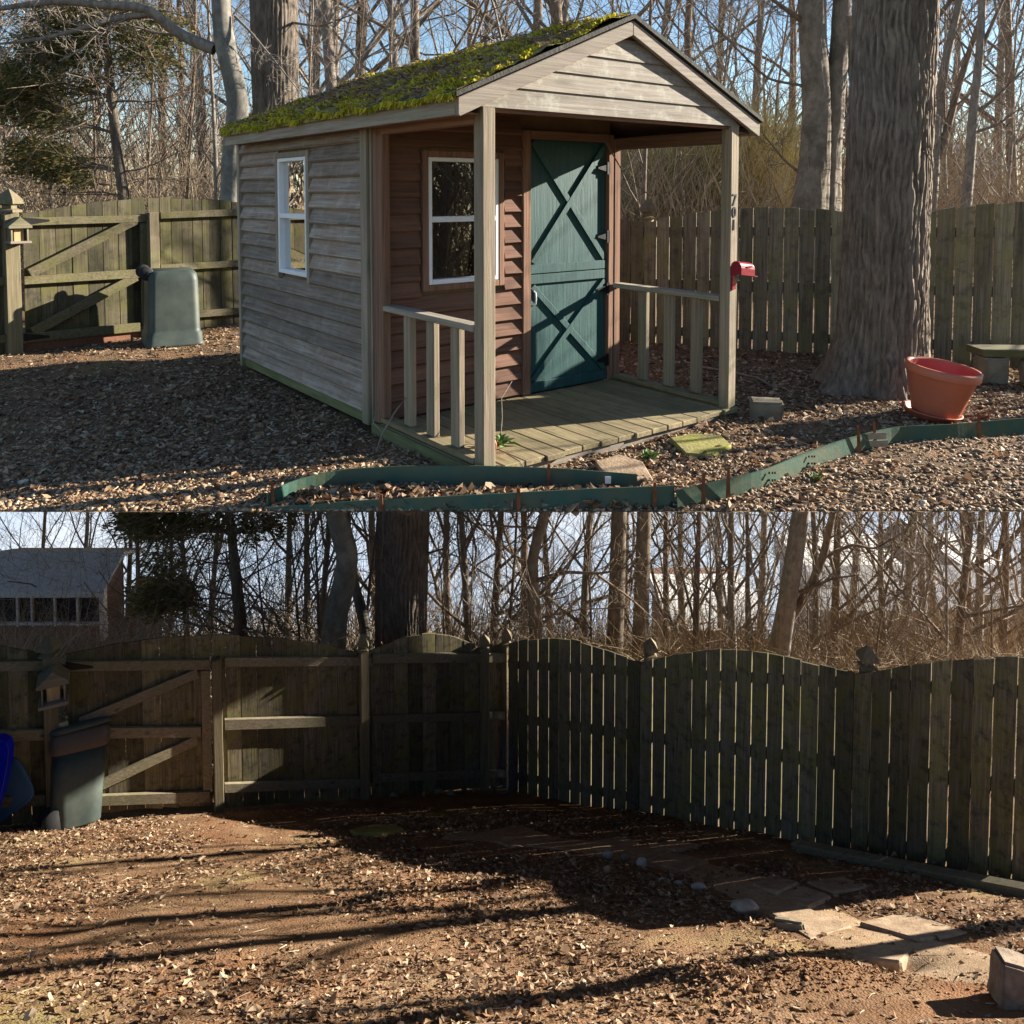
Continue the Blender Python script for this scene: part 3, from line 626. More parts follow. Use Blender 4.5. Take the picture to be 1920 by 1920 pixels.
# ================================================================== fences
PLA = [None]
def gothic(mbx_, base, w):   # pointed post cap
    c = Vector(base); p = []
    for r, h in ((.62*w, 0), (.62*w, .02), (.36*w, .035), (.36*w, .06), (.72*w, .075), (.66*w, .11), (.40*w, .155), (.03*w, .205)):
        p.append([(c.x+sx*r, c.y+sy*r, c.z+h) for sx, sy in ((-1, -1), (1, -1), (1, 1), (-1, 1))])
    mbx_.loft([[Vector(v) for v in q] for q in p])
def interp(tab, x):
    xs = [a for a, b in tab]; return float(np.interp(x, xs, [b for a, b in tab]))
def boards(parent, pl, edges, tops, base, off=0.0, th=.018, gap=.006, mat='fence', drop=.0):
    """one board between each two picture columns of the list, top and foot read from tables of picture rows"""
    for a, b in zip(edges[:-1], edges[1:]):
        u0, zt0 = pl.uz(a, interp(tops, a)); u1, zt1 = pl.uz(b, interp(tops, b)); _, zb0 = pl.uz(a, interp(base, a)); _, zb1 = pl.uz(b, interp(base, b))
        um = (u0+u1)/2; g = gap*rnd.uniform(.5, 1.3)/2; u0 += g; u1 -= g
        j = rnd.uniform(-.004, .004); zb0 += rnd.uniform(0, .025)-drop; zb1 = zb1+rnd.uniform(0, .025)-drop; tt = rnd.uniform(-.012, .008)
        _, ztm = pl.uz((a+b)/2, interp(tops, (a+b)/2))
        zt0 += tt; zt1 += tt
        mb = MB(); o0, o1 = off+j, off+j-th
        mb.prism([pl.at(u0, zb0, o0), pl.at(u1, zb1, o0), pl.at(u1, zt1, o0), pl.at(um, ztm+tt, o0), pl.at(u0, zt0, o0)], pl.n*-th)
        mb.build('board', M[mat], parent, local=False)
def rail(parent, pl, a, b, off=.02, th=.04, name='rail', mat='rail'):
    """a = (px, top row, bottom row), b likewise"""
    (u0, t0), (_, b0) = pl.uz(a[0], a[1]), pl.uz(a[0], a[2]); (u1, t1), (_, b1) = pl.uz(b[0], b[1]), pl.uz(b[0], b[2])
    if (b0, b1) and t0 < b0: t0, b0 = b0, t0
    if t1 < b1: t1, b1 = b1, t1
    pts = [pl.at(u0, b0, off), pl.at(u1, b1, off), pl.at(u1, b1, off+th), pl.at(u0, b0, off+th), pl.at(u0, t0, off), pl.at(u1, t1, off), pl.at(u1, t1, off+th), pl.at(u0, t0, off+th)]
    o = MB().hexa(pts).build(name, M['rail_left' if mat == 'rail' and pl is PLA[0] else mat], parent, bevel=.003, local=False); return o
def brace(parent, pl, p, q, w=.085, off=.02, th=.036, name='brace'):
    u0, z0 = pl.uz(*p); u1, z1 = pl.uz(*q); a = Vector((u0, z0)); b = Vector((u1, z1)); t = (b-a).normalized(); n_ = Vector((-t.y, t.x))*w/2
    poly = [pl.at(v.x, v.y, off) for v in (a-n_, b-n_, b+n_, a+n_)]
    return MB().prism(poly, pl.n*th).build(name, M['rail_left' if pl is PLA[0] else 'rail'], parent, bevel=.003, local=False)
def fpost(parent, pl, px, ptop, pbase, w, off, cap=True, mat='fencepost', sink=.05):
    u, zb = pl.uz(px, pbase); _, zt = pl.uz(px, ptop); c = pl.at(u, 0, off); h = w/2; t = pl.t*h; nn = pl.n*h
    q = [c-t-nn, c+t-nn, c+t+nn, c-t+nn]
    pst = MB().hexa([Vector((v.x, v.y, zb-sink)) for v in q]+[Vector((v.x, v.y, zt)) for v in q]).build('post', M[mat], parent, bevel=.005, local=False)
    if cap:
        m = MB(); gothic(m, (c.x, c.y, zt), w); m.build('post_cap', M[mat], pst, local=False)
        Mi = MW[parent.name].inverted()  # cap verts are in world space; parent is the post whose frame equals its fence
        me = pst.children[0].data; me.transform(Mi)
    return pst
# MW for nested parts: a part keeps its fence's frame
_old_build = MB.build
def _build(s, name, mat, parent=None, smooth=False, bevel=0.0, scale=1.0, local=True):
    if parent is not None and not local and parent.name not in MW: local = True
    return _old_build(s, name, mat, parent, smooth, bevel, scale, local)
MB.build = _build

# --- upper yard: back fence and gate on the left
plA = VPlane(gA(25, 664), gA(455, 608)); baseA = [(-460, 724), (-80, 676), (0, 666), (455, 608), (560, 594)]
PLA[0] = plA
topA = [(-460, 402), (-330, 380), (-200, 378), (-80, 392), (0, 402), (40, 399), (72, 396), (103, 391), (133, 386), (162, 381), (191, 377), (220, 374), (246, 372), (275, 370.5), (300, 370), (350, 371), (400, 374), (455, 380), (520, 392)]
def foot(pl, px, row): u, z = pl.uz(px, row); return pl.at(u, z)
fa = thing('back_fence', foot(plA, 360, 622), 0, 'olive brown board fence section between the gate and the grey shed wall', 'fence')
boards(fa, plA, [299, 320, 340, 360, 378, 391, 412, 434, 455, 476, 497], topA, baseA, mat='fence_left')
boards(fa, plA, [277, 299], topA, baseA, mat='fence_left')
for a, b in (((296, 398, 410), (500, 389, 402)), ((296, 496, 508), (500, 484, 496)), ((296, 587, 600), (500, 572, 584))): rail(fa, plA, a, b)
fpost(fa, plA, 285, 398, 634, .095, .062, cap=False)
fl = thing('back_fence', foot(plA, -30, 670), 0, 'short board fence stretch left of the gate post, upper left edge', 'fence')
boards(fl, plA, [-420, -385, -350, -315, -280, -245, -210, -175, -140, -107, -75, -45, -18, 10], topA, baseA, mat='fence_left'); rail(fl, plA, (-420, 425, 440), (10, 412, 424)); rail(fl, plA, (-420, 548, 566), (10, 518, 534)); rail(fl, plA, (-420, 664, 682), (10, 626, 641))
gt = thing('gate', foot(plA, 150, 646), 0, 'olive brown wooden gate with diagonal braces, lit by the sun, in the upper picture', 'gate')
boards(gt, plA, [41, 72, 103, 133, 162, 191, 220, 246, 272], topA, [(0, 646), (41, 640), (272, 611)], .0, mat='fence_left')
rail(gt, plA, (41, 408, 423), (272, 403, 416)); rail(gt, plA, (41, 518, 533), (258, 504, 520)); rail(gt, plA, (47, 624, 641), (258, 604, 620))
rail(gt, plA, (41, 644, 661), (262, 616, 634), -.001, .016, 'foot_board', 'redboard')
rail(gt, plA, (259, 418, 640), (273, 417, 636), .021, .034, 'stile')
brace(gt, plA, (52, 512), (252, 412)); brace(gt, plA, (58, 622), (252, 518))
for y in (415, 631):
    u, z = plA.uz(40, y); u2, z2 = plA.uz(88, y-2)
    MB().prism([plA.at(u, z+.035, .062), plA.at(u, z-.035, .062), plA.at(u2, z2-.008, .062), plA.at(u2, z2+.008, .062)], plA.n*.005).build('strap_hinge', M['iron'], gt, local=False)
gp = thing('gate_post', foot(plA, 24, 666), 0, 'thick gate post with a pointed cap at the left edge of the upper picture', 'post')
fpost(gp, plA, 24, 398, 668, .115, .035)
def feeder(pl, px, rtop, rbot, off, label):
    u, z0 = pl.uz(px, rbot); _, z1 = pl.uz(px, rtop); c = pl.at(u, 0, off); h = z1-z0; w = h*.36
    t = thing('bird_feeder', (c.x, c.y, z0), math.atan2(pl.t.y, pl.t.x), label, 'bird feeder')
    MB().box(-w, w, -w, w, 0, h*.09).build('tray', M['trim_x'], t, bevel=.003)
    for sx in (-1, 1): MB().box(sx*w*.75-.006, sx*w*.75+.006, -w*.7, w*.7, h*.09, h*.62).build('side', M['trim_z'], t)
    MB().box(-w*.45, w*.45, -w*.4, w*.4, h*.09, h*.55).build('seed_hopper', M['pine'], t)
    MB().prism([(-w*1.1, -w, h*.58), (w*1.1, -w, h*.58), (w*1.1, -w, h*.66), (0, -w, h), (-w*1.1, -w, h*.66)], (0, 2*w, 0)).build('roof', M['rail'], t)
    return t
feeder(plA, 24, 406, 455, .035+.0575+.043, 'small wooden bird feeder with a pitched roof on the sunlit gate post')

# --- upper yard: right fence
plR = VPlane(gA(1183, 640), gA(1900, 690)); baseR = [(1100, 634), (1183, 640), (1900, 690), (2100, 704)]
topR = [(1100, 396), (1150, 404), (1183, 413), (1206, 416), (1235, 411), (1270, 405), (1300, 401), (1350, 393), (1400, 389), (1450, 387.5), (1500, 389), (1560, 395), (1620, 404), (1650, 410), (1700, 404), (1760, 393), (1820, 384), (1880, 379), (1930, 377), (2050, 378)]
fr = thing('right_fence', foot(plR, 1500, 660), 0, 'shaded grey green board fence behind the big tree, bright slits between its boards', 'fence')
eR = [1115, 1137, 1160, 1183, 1207, 1232, 1256, 1281, 1307, 1333, 1359, 1387, 1414, 1442, 1471, 1500, 1529, 1560, 1591, 1622, 1654, 1686, 1720, 1757, 1793, 1829, 1866, 1903, 1942]
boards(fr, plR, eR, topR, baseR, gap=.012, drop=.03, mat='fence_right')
for rows in (((1115, 424, 440), (1942, 426, 446)), ((1115, 520, 536), (1942, 540, 560)), ((1115, 606, 622), (1942, 646, 666))): rail(fr, plR, rows[0], rows[1], -.06, .04)
for px, row in ((1207, 412), (1650, 408)): fpost(fr, plR, px, row, 642+(px-1183)*.07, .10, -.115)
far = thing('neighbour_fence', (colA(1215, 14), 14, 0), 0, 'pale sunlit scalloped picket fence beyond the right fence', 'fence')
for i in range(26):
    c = colA(1120, 14)+i*.235
    m = MB(); yy = 14-.25*(c-colA(1215, 14)); m.prism([(c, yy, .2), (c+.225, yy-.05, .2), (c+.225, yy-.05, 1.10), (c+.17, yy-.04, 1.19), (c+.11, yy-.03, 1.21), (c+.05, yy-.01, 1.19), (c, yy, 1.10)], (0, .02, 0)); m.build('board', M['pine'], far, local=False)

# --- lower yard: back fence, gate and right fence
baseB = [(-420, 1585), (-60, 1556), (100, 1545), (190, 1537), (395, 1520), (680, 1497), (905, 1479), (960, 1475)]
plB = VPlane(gB(190, 1537), gB(905, 1479))
topB = [(-420, 1222), (-300, 1200), (-180, 1193), (-60, 1206), (0, 1210), (40, 1216), (85, 1229), (128, 1227), (160, 1220), (197, 1212), (231, 1206), (265, 1201), (298, 1197), (330, 1195), (362, 1193), (392, 1191), (430, 1191), (480, 1194), (540, 1199), (600, 1208), (668, 1221), (695, 1219), (730, 1205), (770, 1193), (810, 1188), (850, 1192), (880, 1204), (905, 1219), (945, 1207)]
f1 = thing('back_fence', foot(plB, 40, 1548), 0, 'dark board fence left of the shaded bird feeder post in the lower picture', 'fence')
boards(f1, plB, [-400, -360, -322, -285, -247, -209, -172, -134, -97, -60, -25, 13, 50, 86], topB, baseB); rail(f1, plB, (-400, 1242, 1262), (86, 1234, 1252)); rail(f1, plB, (-400, 1378, 1400), (86, 1362, 1382)); rail(f1, plB, (-400, 1504, 1526), (86, 1484, 1504))
gpb = thing('gate_post', foot(plB, 103, 1545), 0, 'shaded gate post with a pointed cap, behind the upright bin', 'post'); fpost(gpb, plB, 103, 1222, 1546, .13, .04)
feeder(plB, 103, 1234, 1299, .04+.065+.047, 'dull wooden bird feeder on the shaded post above the upright bin')
g2 = thing('gate', foot(plB, 260, 1530), 0, 'shaded brown wooden gate with two diagonal braces beside the upright bin', 'gate')
boards(g2, plB, [124, 163, 197, 231, 265, 298, 330, 362, 393], topB, [(100, 1535), (393, 1512)])
rail(g2, plB, (124, 1236, 1254), (393, 1233, 1251)); rail(g2, plB, (124, 1360, 1380), (376, 1358, 1377)); rail(g2, plB, (124, 1488, 1507), (393, 1478, 1498))
rail(g2, plB, (376, 1254, 1478), (393, 1253, 1477), .021, .034, 'stile')
brace(g2, plB, (150, 1350), (370, 1258), .11); brace(g2, plB, (150, 1486), (370, 1382), .11)
u, z = plB.uz(124, 1243); u2, z2 = plB.uz(175, 1245)
MB().prism([plB.at(u, z+.05, .062), plB.at(u, z-.05, .062), plB.at(u2, z2-.01, .062), plB.at(u2, z2+.01, .062)], plB.n*.005).build('strap_hinge', M['iron'], g2, local=False)
f2 = thing('back_fence', foot(plB, 540, 1508), 0, 'dark board fence panel between the shaded gate and the plain middle post', 'fence')
boards(f2, plB, [398, 422, 450, 480, 510, 538, 567, 596, 632, 668, 694], topB, baseB)
rail(f2, plB, (420, 1229, 1246), (694, 1228, 1244)); rail(f2, plB, (420, 1344, 1364), (694, 1337, 1355)); rail(f2, plB, (420, 1464, 1481), (694, 1456, 1470))
fpost(f2, plB, 410, 1228, 1522, .10, .062, cap=False); fpost(f2, plB, 682, 1212, 1498, .10, .066)
f3 = thing('back_fence', foot(plB, 800, 1488), 0, 'dark arched board fence panel next to the fence corner', 'fence')
boards(f3, plB, [694, 713, 738, 765, 792, 817, 842, 870, 898, 920, 942, 962], topB, baseB)
rail(f3, plB, (696, 1223, 1240), (955, 1221, 1238)); rail(f3, plB, (696, 1338, 1352), (955, 1330, 1344)); rail(f3, plB, (696, 1448, 1462), (955, 1438, 1452))
fpost(f3, plB, 905, 1213, 1480, .10, .066)
plC = VPlane(gB(990, 1487), gB(1890, 1645)); baseC = [(930, 1476), (990, 1487), (1890, 1645), (2050, 1673)]
topC = [(935, 1212), (953, 1205), (985, 1199), (1040, 1196), (1070, 1199), (1100, 1207), (1150, 1225), (1200, 1241), (1240, 1232), (1290, 1223), (1350, 1218), (1390, 1218), (1450, 1226), (1520, 1243), (1580, 1258), (1605, 1262), (1650, 1256), (1720, 1245), (1780, 1238), (1850, 1233), (1920, 1234), (1960, 1238), (2050, 1250)]
f4 = thing('right_fence', foot(plC, 1400, 1559), 0, 'dark mossy board fence with wavy top running along the right of the lower picture', 'fence')
eC = [953, 972, 990, 1009, 1029, 1048, 1069, 1089, 1110, 1132, 1153, 1176, 1200, 1224, 1248, 1272, 1298, 1325, 1352, 1381, 1410, 1440, 1470, 1502, 1535, 1567, 1602, 1635, 1672, 1708, 1747, 1785, 1827, 1865, 1910, 1955]
boards(f4, plC, eC, topC, baseC, gap=.010, drop=.09)
for a, b in (((950, 1238, 1252), (1960, 1288, 1314)), ((950, 1336, 1352), (1960, 1470, 1502)), ((950, 1444, 1458), (1960, 1625, 1655))): rail(f4, plC, a, b, -.06, .04)
for px, row in ((1205, 1236), (1608, 1257)): fpost(f4, plC, px, row, 1490+(px-990)*.1756, .11, -.12)
fpost(f4, plC, 938, 1213, 1479, .10, -.12)

# ================================================================== bins, pots and yard things
def rring(hx, hy, z, r, n=6, dx=0, dy=0):
    pts = []
    for cx_, cy_, a0 in ((hx-r, hy-r, 0), (-hx+r, hy-r, 90), (-hx+r, -hy+r, 180), (hx-r, -hy+r, 270)):
        for i in range(n+1): a = math.radians(a0+90*i/n); pts.append(Vector((cx_+r*math.cos(a)+dx, cy_+r*math.sin(a)+dy, z)))
    return pts
g = gA(313, 648); h = .79*K
bA = thing('wheeled_bin', (g.x, g.y+.12, 0), math.radians(30), 'dark green wheeled bin standing upside down by the sunlit gate', 'bin')
prof = [(.275, .27, 0, .05), (.275, .27, .03, .05), (.268, .262, .035, .05), (.262, .255, .12, .05), (.25, .245, .13, .05), (.246, .24, .16, .05), (.235, .228, h-.10, .05), (.228, .22, h-.035, .055), (.20, .19, h, .06)]
MB().loft([rring(a*.92, b*.92, z, r*1.3, 8) for a, b, z, r in prof]).build('bin_body', M['bin'], bA, smooth=True)
for sx in (-1, 1):
    w = MB().lathe([(.0, -.02), (.055, -.02), (.065, -.012), (.065, .012), (.055, .02), (0, .02)], 18, Matrix.Translation((-.225, sx*.13, h-.02)) @ Matrix.Rotation(math.pi/2, 4, 'X')).build('wheel', M['rubber'], bA, smooth=True)
    MB().lathe([(0, -.023), (.025, -.023), (.025, .023), (0, .023)], 12, Matrix.Translation((-.225, sx*.13, h-.02)) @ Matrix.Rotation(math.pi/2, 4, 'X')).build('hub', M['iron'], w)
MB().box(-.22, -.20, -.16, .16, h-.04, h-.01).build('axle', M['iron'], bA)

def frame_of(r, up):
    e1 = r.normalized(); x = Vector((1, 0, 0)); e3 = (up-e1*e1.dot(up)).normalized(); e3b = (x-e1*e1.x).normalized().cross(e1); e3 = (e3+e3b*.22).normalized(); e2 = e1.cross(e3); return Matrix((e1, e2, e3)).transposed()
def tilted(px, py, yaw):
    """stand a thing square on the falling ground, as it would stand on level ground"""
    level = Vector(((px-960)/F, 1, -(py-1228)/F)); return frame_of(ray(px, py), Vector((0, math.sin(PITCH), math.cos(PITCH)))) @ frame_of(level, Vector((0, 0, 1))).transposed() @ Matrix.Rotation(yaw, 3, 'Z')
def px_size(p): return (p.y*math.cos(PITCH)-(p.z-EYE)*math.sin(PITCH))/F
g = gB(128, 1556); sB_ = g.length
px2m = px_size(g); Hb = 205*px2m*.80; wb = 58*px2m*.86
bB = thing('wheeled_bin', tuple(g+Vector((0, .14, -.05))), 0, 'upright brown green wheeled bin with its lid ajar in front of the shaded gate', 'bin', rot=tilted(128, 1450, math.radians(35)))
prof = [(.78, .74, 0, .45), (.82, .78, .02, .45), (.90, .86, .55, .45), (.93, .90, .76, .45), (.955, .925, .762, .45), (1.04, 1.02, .80, .45), (1.07, 1.05, .90, .45), (1.03, 1.0, .95, .45), (1.0, .98, .985, .45), (.93, .91, .985, .45), (.90, .88, .80, .45)]
lowp = prof[:4]; upp = prof[4:]
MB().loft([rring(a*wb, b*wb, z*Hb, r*wb) for a, b, z, r in lowp]).build('bin_body', M['bin'], bB, smooth=True)
MB().loft([rring(a*wb, b*wb, z*Hb, r*wb) for a, b, z, r in upp], cap=False).build('bin_collar', M['bin_brown'], bB, smooth=True)
lid = MB().loft([[Matrix.Rotation(math.radians(-2.5), 3, 'Y') @ v+Vector((0, 0, Hb*1.02)) for v in rring(a*wb, b*wb, z*Hb, .5*wb)] for a, b, z in ((1.06, 1.04, -.03), (1.10, 1.08, -.025), (1.10, 1.08, .01), (1.04, 1.02, .035), (.8, .8, .05))]).build('lid', M['bin'], bB, smooth=True)
MB().tube([(-1.15*wb, -.5*wb, Hb*.98), (-1.32*wb, -.5*wb, Hb*1.0), (-1.32*wb, .5*wb, Hb*1.0), (-1.15*wb, .5*wb, Hb*.98)], .014, 8).build('handle', M['bin_brown'], bB, smooth=True)
for sx in (-1, 1): MB().lathe([(0, -.03), (.11, -.03), (.12, -.015), (.12, .015), (.11, .03), (0, .03)], 18, Matrix.Translation((-.78*wb, sx*.62*wb, .085)) @ Matrix.Rotation(math.pi/2, 4, 'X')).build('wheel', M['rubber'], bB, smooth=True)
# blue tub and pale blue lid leaning at the left edge
def plate(name, pts, d0, th, mat, label, cat, lean=.12, rim=True):
    """a moulded sheet given by picture points at distance d0, standing up and leaning back against the fence"""
    P = [at(x, y, d0) for x, y in pts]; zmin = min(p.z for p in P)
    P = [p+Vector((0, (p.z-zmin)*lean, 0)) for p in P]; c = sum(P, Vector())/len(P)
    t = thing(name, (c.x, c.y, zmin), 0, label, cat)
    body_ = MB().prism(P, (0, th, 0)).build('panel', M[mat], t, local=False, bevel=.006)
    if rim:
        inner = [c+(p-c)*.84-Vector((0, .012, 0)) for p in P]; outer = [c+(p-c)*.90-Vector((0, .012, 0)) for p in P]
        m = MB(); n_ = len(P)
        for i in range(n_): j = (i+1) % n_; m.prism([outer[i], outer[j], inner[j], inner[i]], (0, .013, 0))
        m.build('moulded_rib', M[mat], t, local=False)
    return t
dB = gB(40, 1545).y
plate('blue_tub', [(-84, 1424), (-60, 1398), (-12, 1397), (2, 1402), (8, 1416), (7, 1442), (-2, 1500), (-16, 1544), (-64, 1548), (-86, 1500)], dB-.5, .10, 'blue', 'royal blue plastic tub cut by the left edge of the lower picture', 'tub', .1)
plate('tote_lid', [(-30, 1420), (22, 1432), (34, 1444), (56, 1480), (60, 1495), (54, 1506), (20, 1530), (-5, 1548), (-40, 1530)], dB-.22, .03, 'paleblue', 'pale blue plastic tote lid leaning behind the royal blue tub', 'lid', .1)

# big terracotta pot
g = gA(1752, 782)
pot = thing('flower_pot', (g.x, g.y, .012), 0, 'large terracotta planter tilted in its saucer beside the big tree', 'planter', rot=Matrix.Rotation(math.radians(7), 3, 'Y') @ Matrix.Rotation(math.radians(4), 3, 'X'))
s = .215
MB().lathe([(0, .012), (.62*s, .012), (.66*s, .03), (.93*s, 1.22*s), (.95*s, 1.24*s), (1.0*s, 1.24*s), (1.02*s, 1.27*s), (1.02*s, 1.47*s), (.99*s, 1.50*s), (.93*s, 1.50*s), (.90*s, 1.46*s)], 48).build('pot_body', M['terracotta'], pot, smooth=True)
MB().lathe([(.90*s, 1.461*s), (.86*s, 1.2*s), (.62*s, .03), (0, .03)], 48).build('pot_inside', M['terracotta_in'], pot, smooth=True)
MB().lathe([(0, 0), (.70*s, 0), (.78*s, .16*s), (.82*s, .17*s), (.82*s, .20*s), (.76*s, .20*s), (.70*s, .03*s), (.0, .03*s)], 40, Matrix.Translation((-.02, 0, -.008))).build('saucer', M['terracotta'], pot, smooth=True)

def rough_block(name, pts8, mat, label, cat, jitter=.006, parent=None):
    b = bmesh.new(); vs_ = [b.verts.new(p) for p in pts8]
    for f in [(3, 2, 1, 0), (4, 5, 6, 7), (0, 1, 5, 4), (1, 2, 6, 5), (2, 3, 7, 6), (3, 0, 4, 7)]: b.faces.new([vs_[i] for i in f])
    bmesh.ops.bevel(b, geom=b.edges[:], offset=.014, segments=2, affect='EDGES'); bmesh.ops.subdivide_edges(b, edges=b.edges[:], cuts=3, use_grid_fill=True)
    Pn = np.array([tuple(v.co) for v in b.verts]); c_ = Pn.mean(0); nn_ = fbm(Pn*9, 5, 4); dv = (Pn-c_)/(np.linalg.norm(Pn-c_, axis=1)[:, None]+1e-9)
    for v, q_ in zip(b.verts, Pn+dv*(nn_*jitter*1.8)[:, None]): v.co = q_
    me = bpy.data.meshes.new(name); b.to_mesh(me); b.free(); me.materials.append(M[mat]); o = link(bpy.data.objects.new(name, me))
    if label: tag(o, label, cat)
    return o
def yblock(name, px, py, w, dp, h, rz, mat, label, cat, ground=gA, tilt=0.0):
    g = ground(px, py); Mr = Matrix.Translation(g) @ (Matrix.Rotation(-math.atan(SB), 4, 'X') if ground is gB else Matrix.Identity(4)) @ Matrix.Rotation(rz, 4, 'Z') @ Matrix.Rotation(tilt, 4, 'Y')
    return rough_block(name, [Mr @ Vector(v) for v in [(-w/2, -dp/2, -.015), (w/2, -dp/2, -.015), (w/2, dp/2, -.015), (-w/2, dp/2, -.015), (-w/2, -dp/2, h), (w/2, -dp/2, h), (w/2, dp/2, h), (-w/2, dp/2, h)]], mat, label, cat)
yblock('stone_block', 1436, 783, .20, .15, .115, math.radians(-12), 'block', 'mossy grey stone block on the gravel at the right end of the porch', 'block')
yblock('cinder_block', 1857, 716, .19, .16, .19, .1, 'block', 'grey cinder block under the left end of the dark plank behind the planter', 'block')
yblock('cinder_block', 1945, 720, .19, .16, .18, .05, 'block', 'grey cinder block at the right edge of the upper picture', 'block')
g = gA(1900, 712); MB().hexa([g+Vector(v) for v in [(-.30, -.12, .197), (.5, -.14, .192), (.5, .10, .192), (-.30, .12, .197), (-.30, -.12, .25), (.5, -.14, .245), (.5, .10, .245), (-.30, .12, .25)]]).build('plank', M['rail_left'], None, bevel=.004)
tag(bpy.data.objects['plank'], 'dark weathered plank resting on two cinder blocks by the right fence', 'plank')
def slab(name, pts, mat, label, cat, ground=gA, th=.03):
    P = [ground(x, y) for x, y in pts]; up = Vector((0, 0, 1)) if ground is gA else Vector((0, math.sin(math.atan(SB)), math.cos(math.atan(SB))))
    o = MB().prism([p-up*.02 for p in P], up*(th+.02)).build(name, M[mat], None, bevel=.008); return tag(o, label, cat)
slab('stepping_stone', [(1115, 873), (1160, 858), (1205, 872), (1225, 905), (1180, 908), (1130, 893)], 'paver', 'flat tan stepping stone by the curved green edging in front of the porch', 'paving stone', th=.022)
slab('stepping_stone', [(1255, 828), (1300, 820), (1352, 822), (1372, 842), (1340, 862), (1285, 858)], 'mossy_paver', 'flat stepping stone covered in yellow green moss', 'paving stone', th=.025)
# landscape edging
def edging(name, px, hgt, label, ground=gA, sink=.02):
    P = [ground(x, y) for x, y in px]; t = thing(name, P[0], 0, label, 'edging')
    # resample as a smooth curve
    Pn = np.array([tuple(p) for p in P]); s_ = np.concatenate([[0], np.cumsum(np.linalg.norm(np.diff(Pn, axis=0), axis=1))]); q = np.linspace(0, s_[-1], 40)
    C = np.stack([np.interp(q, s_, Pn[:, i]) for i in range(3)], -1)
    for _ in range(3): C[1:-1] = (C[:-2]+2*C[1:-1]+C[2:])/4
    H = np.interp(q, s_, hgt); m = MB(); th = .006; rings = []
    for i in range(len(C)):
        tn = C[min(i+1, len(C)-1)]-C[max(i-1, 0)]; n_ = Vector((-tn[1], tn[0], 0)).normalized()*th/2; c = Vector(C[i]); lean = Vector((0, .02, 0))*H[i]/.09
        rings.append([c-n_-Vector((0, 0, sink)), c+n_-Vector((0, 0, sink)), c+n_+Vector((0, 0, H[i]))+lean, c-n_+Vector((0, 0, H[i]))+lean])
    m.loft(rings).build('strip', M['edging'], t, local=False)
    return t, C, H
e1, C1_, H1_ = edging('edging_strip', [(1270, 957), (1340, 940), (1430, 920), (1500, 888), (1560, 864), (1620, 846), (1690, 828), (1760, 828), (1830, 820), (1920, 812), (1990, 806)], [.085, .088, .088, .09, .09, .092, .088, .088, .085, .085, .08], 'green metal edging strip curving across the sunlit gravel on the right')
e2, C2_, H2_ = edging('edging_strip', [(498, 956.5), (560, 956.5), (700, 956.5), (900, 956), (1100, 954), (1265, 950)], [.012, .022, .045, .065, .085, .09], 'dark green edging strip along the bottom edge of the upper picture', sink=.0)
e3, C3_, H3_ = edging('edging_strip', [(500, 953), (520, 940), (560, 926), (640, 912), (760, 910), (900, 912), (1050, 914), (1195, 918)], [.06, .065, .07, .08, .09, .095, .088, .07], 'dark green edging strip lying behind in front of the porch post')
def stake(t, C, H, i, name='stake', h=.07, lean=.0):
    c = Vector(C[i]); MB().prism([c+Vector((-.010, -.008, 0)), c+Vector((.010, -.008, 0)), c+Vector((.006+lean, -.008, H[i]+h)), c+Vector((-.006+lean, -.008, H[i]+h))], (0, -.006, 0)).build(name, M['rust'], t, local=False)
for i, l in ((19, -.01), (21, -.015), (31, -.015), (2, 0), (4, 0)): stake(e1, C1_, H1_, i, h=.065, lean=l)
for i in (11, 24, 37): stake(e2, C2_, H2_, i, h=.03)
stake(e3, C3_, H3_, 1, h=.05); stake(e3, C3_, H3_, 30, h=.03)
for zz, dx in ((.012, 0), (.055, -.01)):
    c = Vector(C1_[21])+Vector((dx, -.012, zz)); pl_ = MB().hexa([c+Vector(v) for v in [(-.055, -.004, 0), (.06, -.012, .004), (.06, -.006, .004), (-.055, .002, 0), (-.055, -.004, .034), (.06, -.012, .042), (.06, -.006, .042), (-.055, .002, .034)]]).build('joining_plate', M['edging_plate'], e1, local=False)
    for k in (-.032, -.018, .008, .024): MB().hexa([c+Vector((k+a, b-.010, zz_+.016)) for zz_ in (0, .012) for a, b in ((0, 0), (.009, 0), (.009, .004), (0, .004))]).build('slot', M['iron'], pl_, local=False)
for i in (13, 8):
    for zz in (.03, .065):
        c = Vector(C1_[i])+Vector((0, -.006, zz))
        for k in (-.016, 0, .012): MB().hexa([c+Vector((k+a, b, zz_)) for zz_ in (0, .01) for a, b in ((0, -.004), (.007, -.004), (.007, 0), (0, 0))]).build('slot', M['iron'], e1, local=False)
c = Vector(C3_[36])+Vector((0, -.012, .03)); MB().hexa([c+Vector(v) for v in [(-.014, -.002, 0), (.014, -.002, 0), (.014, 0, 0), (-.014, 0, 0), (-.014, -.002, .034), (.014, -.002, .034), (.014, 0, .034), (-.014, 0, .034)]]).build('sticker', M['vinyl'], e3, local=False)
weed('grass_tuft', gA(1215, 862), 30, .075, 'bright green grass tuft by the tan stepping stone', up=1.2, seed=4)
weed('grass_tuft', gA(1530, 900), 34, .055, 'low green tuft beside the curved edging strip', up=1.0, seed=6)
stick('fallen_stick', [gA(1290, 690)+Vector((0, 0, .02)), gA(1360, 700)+Vector((0, 0, .02)), gA(1420, 716)+Vector((0, 0, .03)), gA(1450, 728)+Vector((0, 0, .012))], .014, 'pale fallen stick on the ground beyond the right railing', mat='branch_grey')
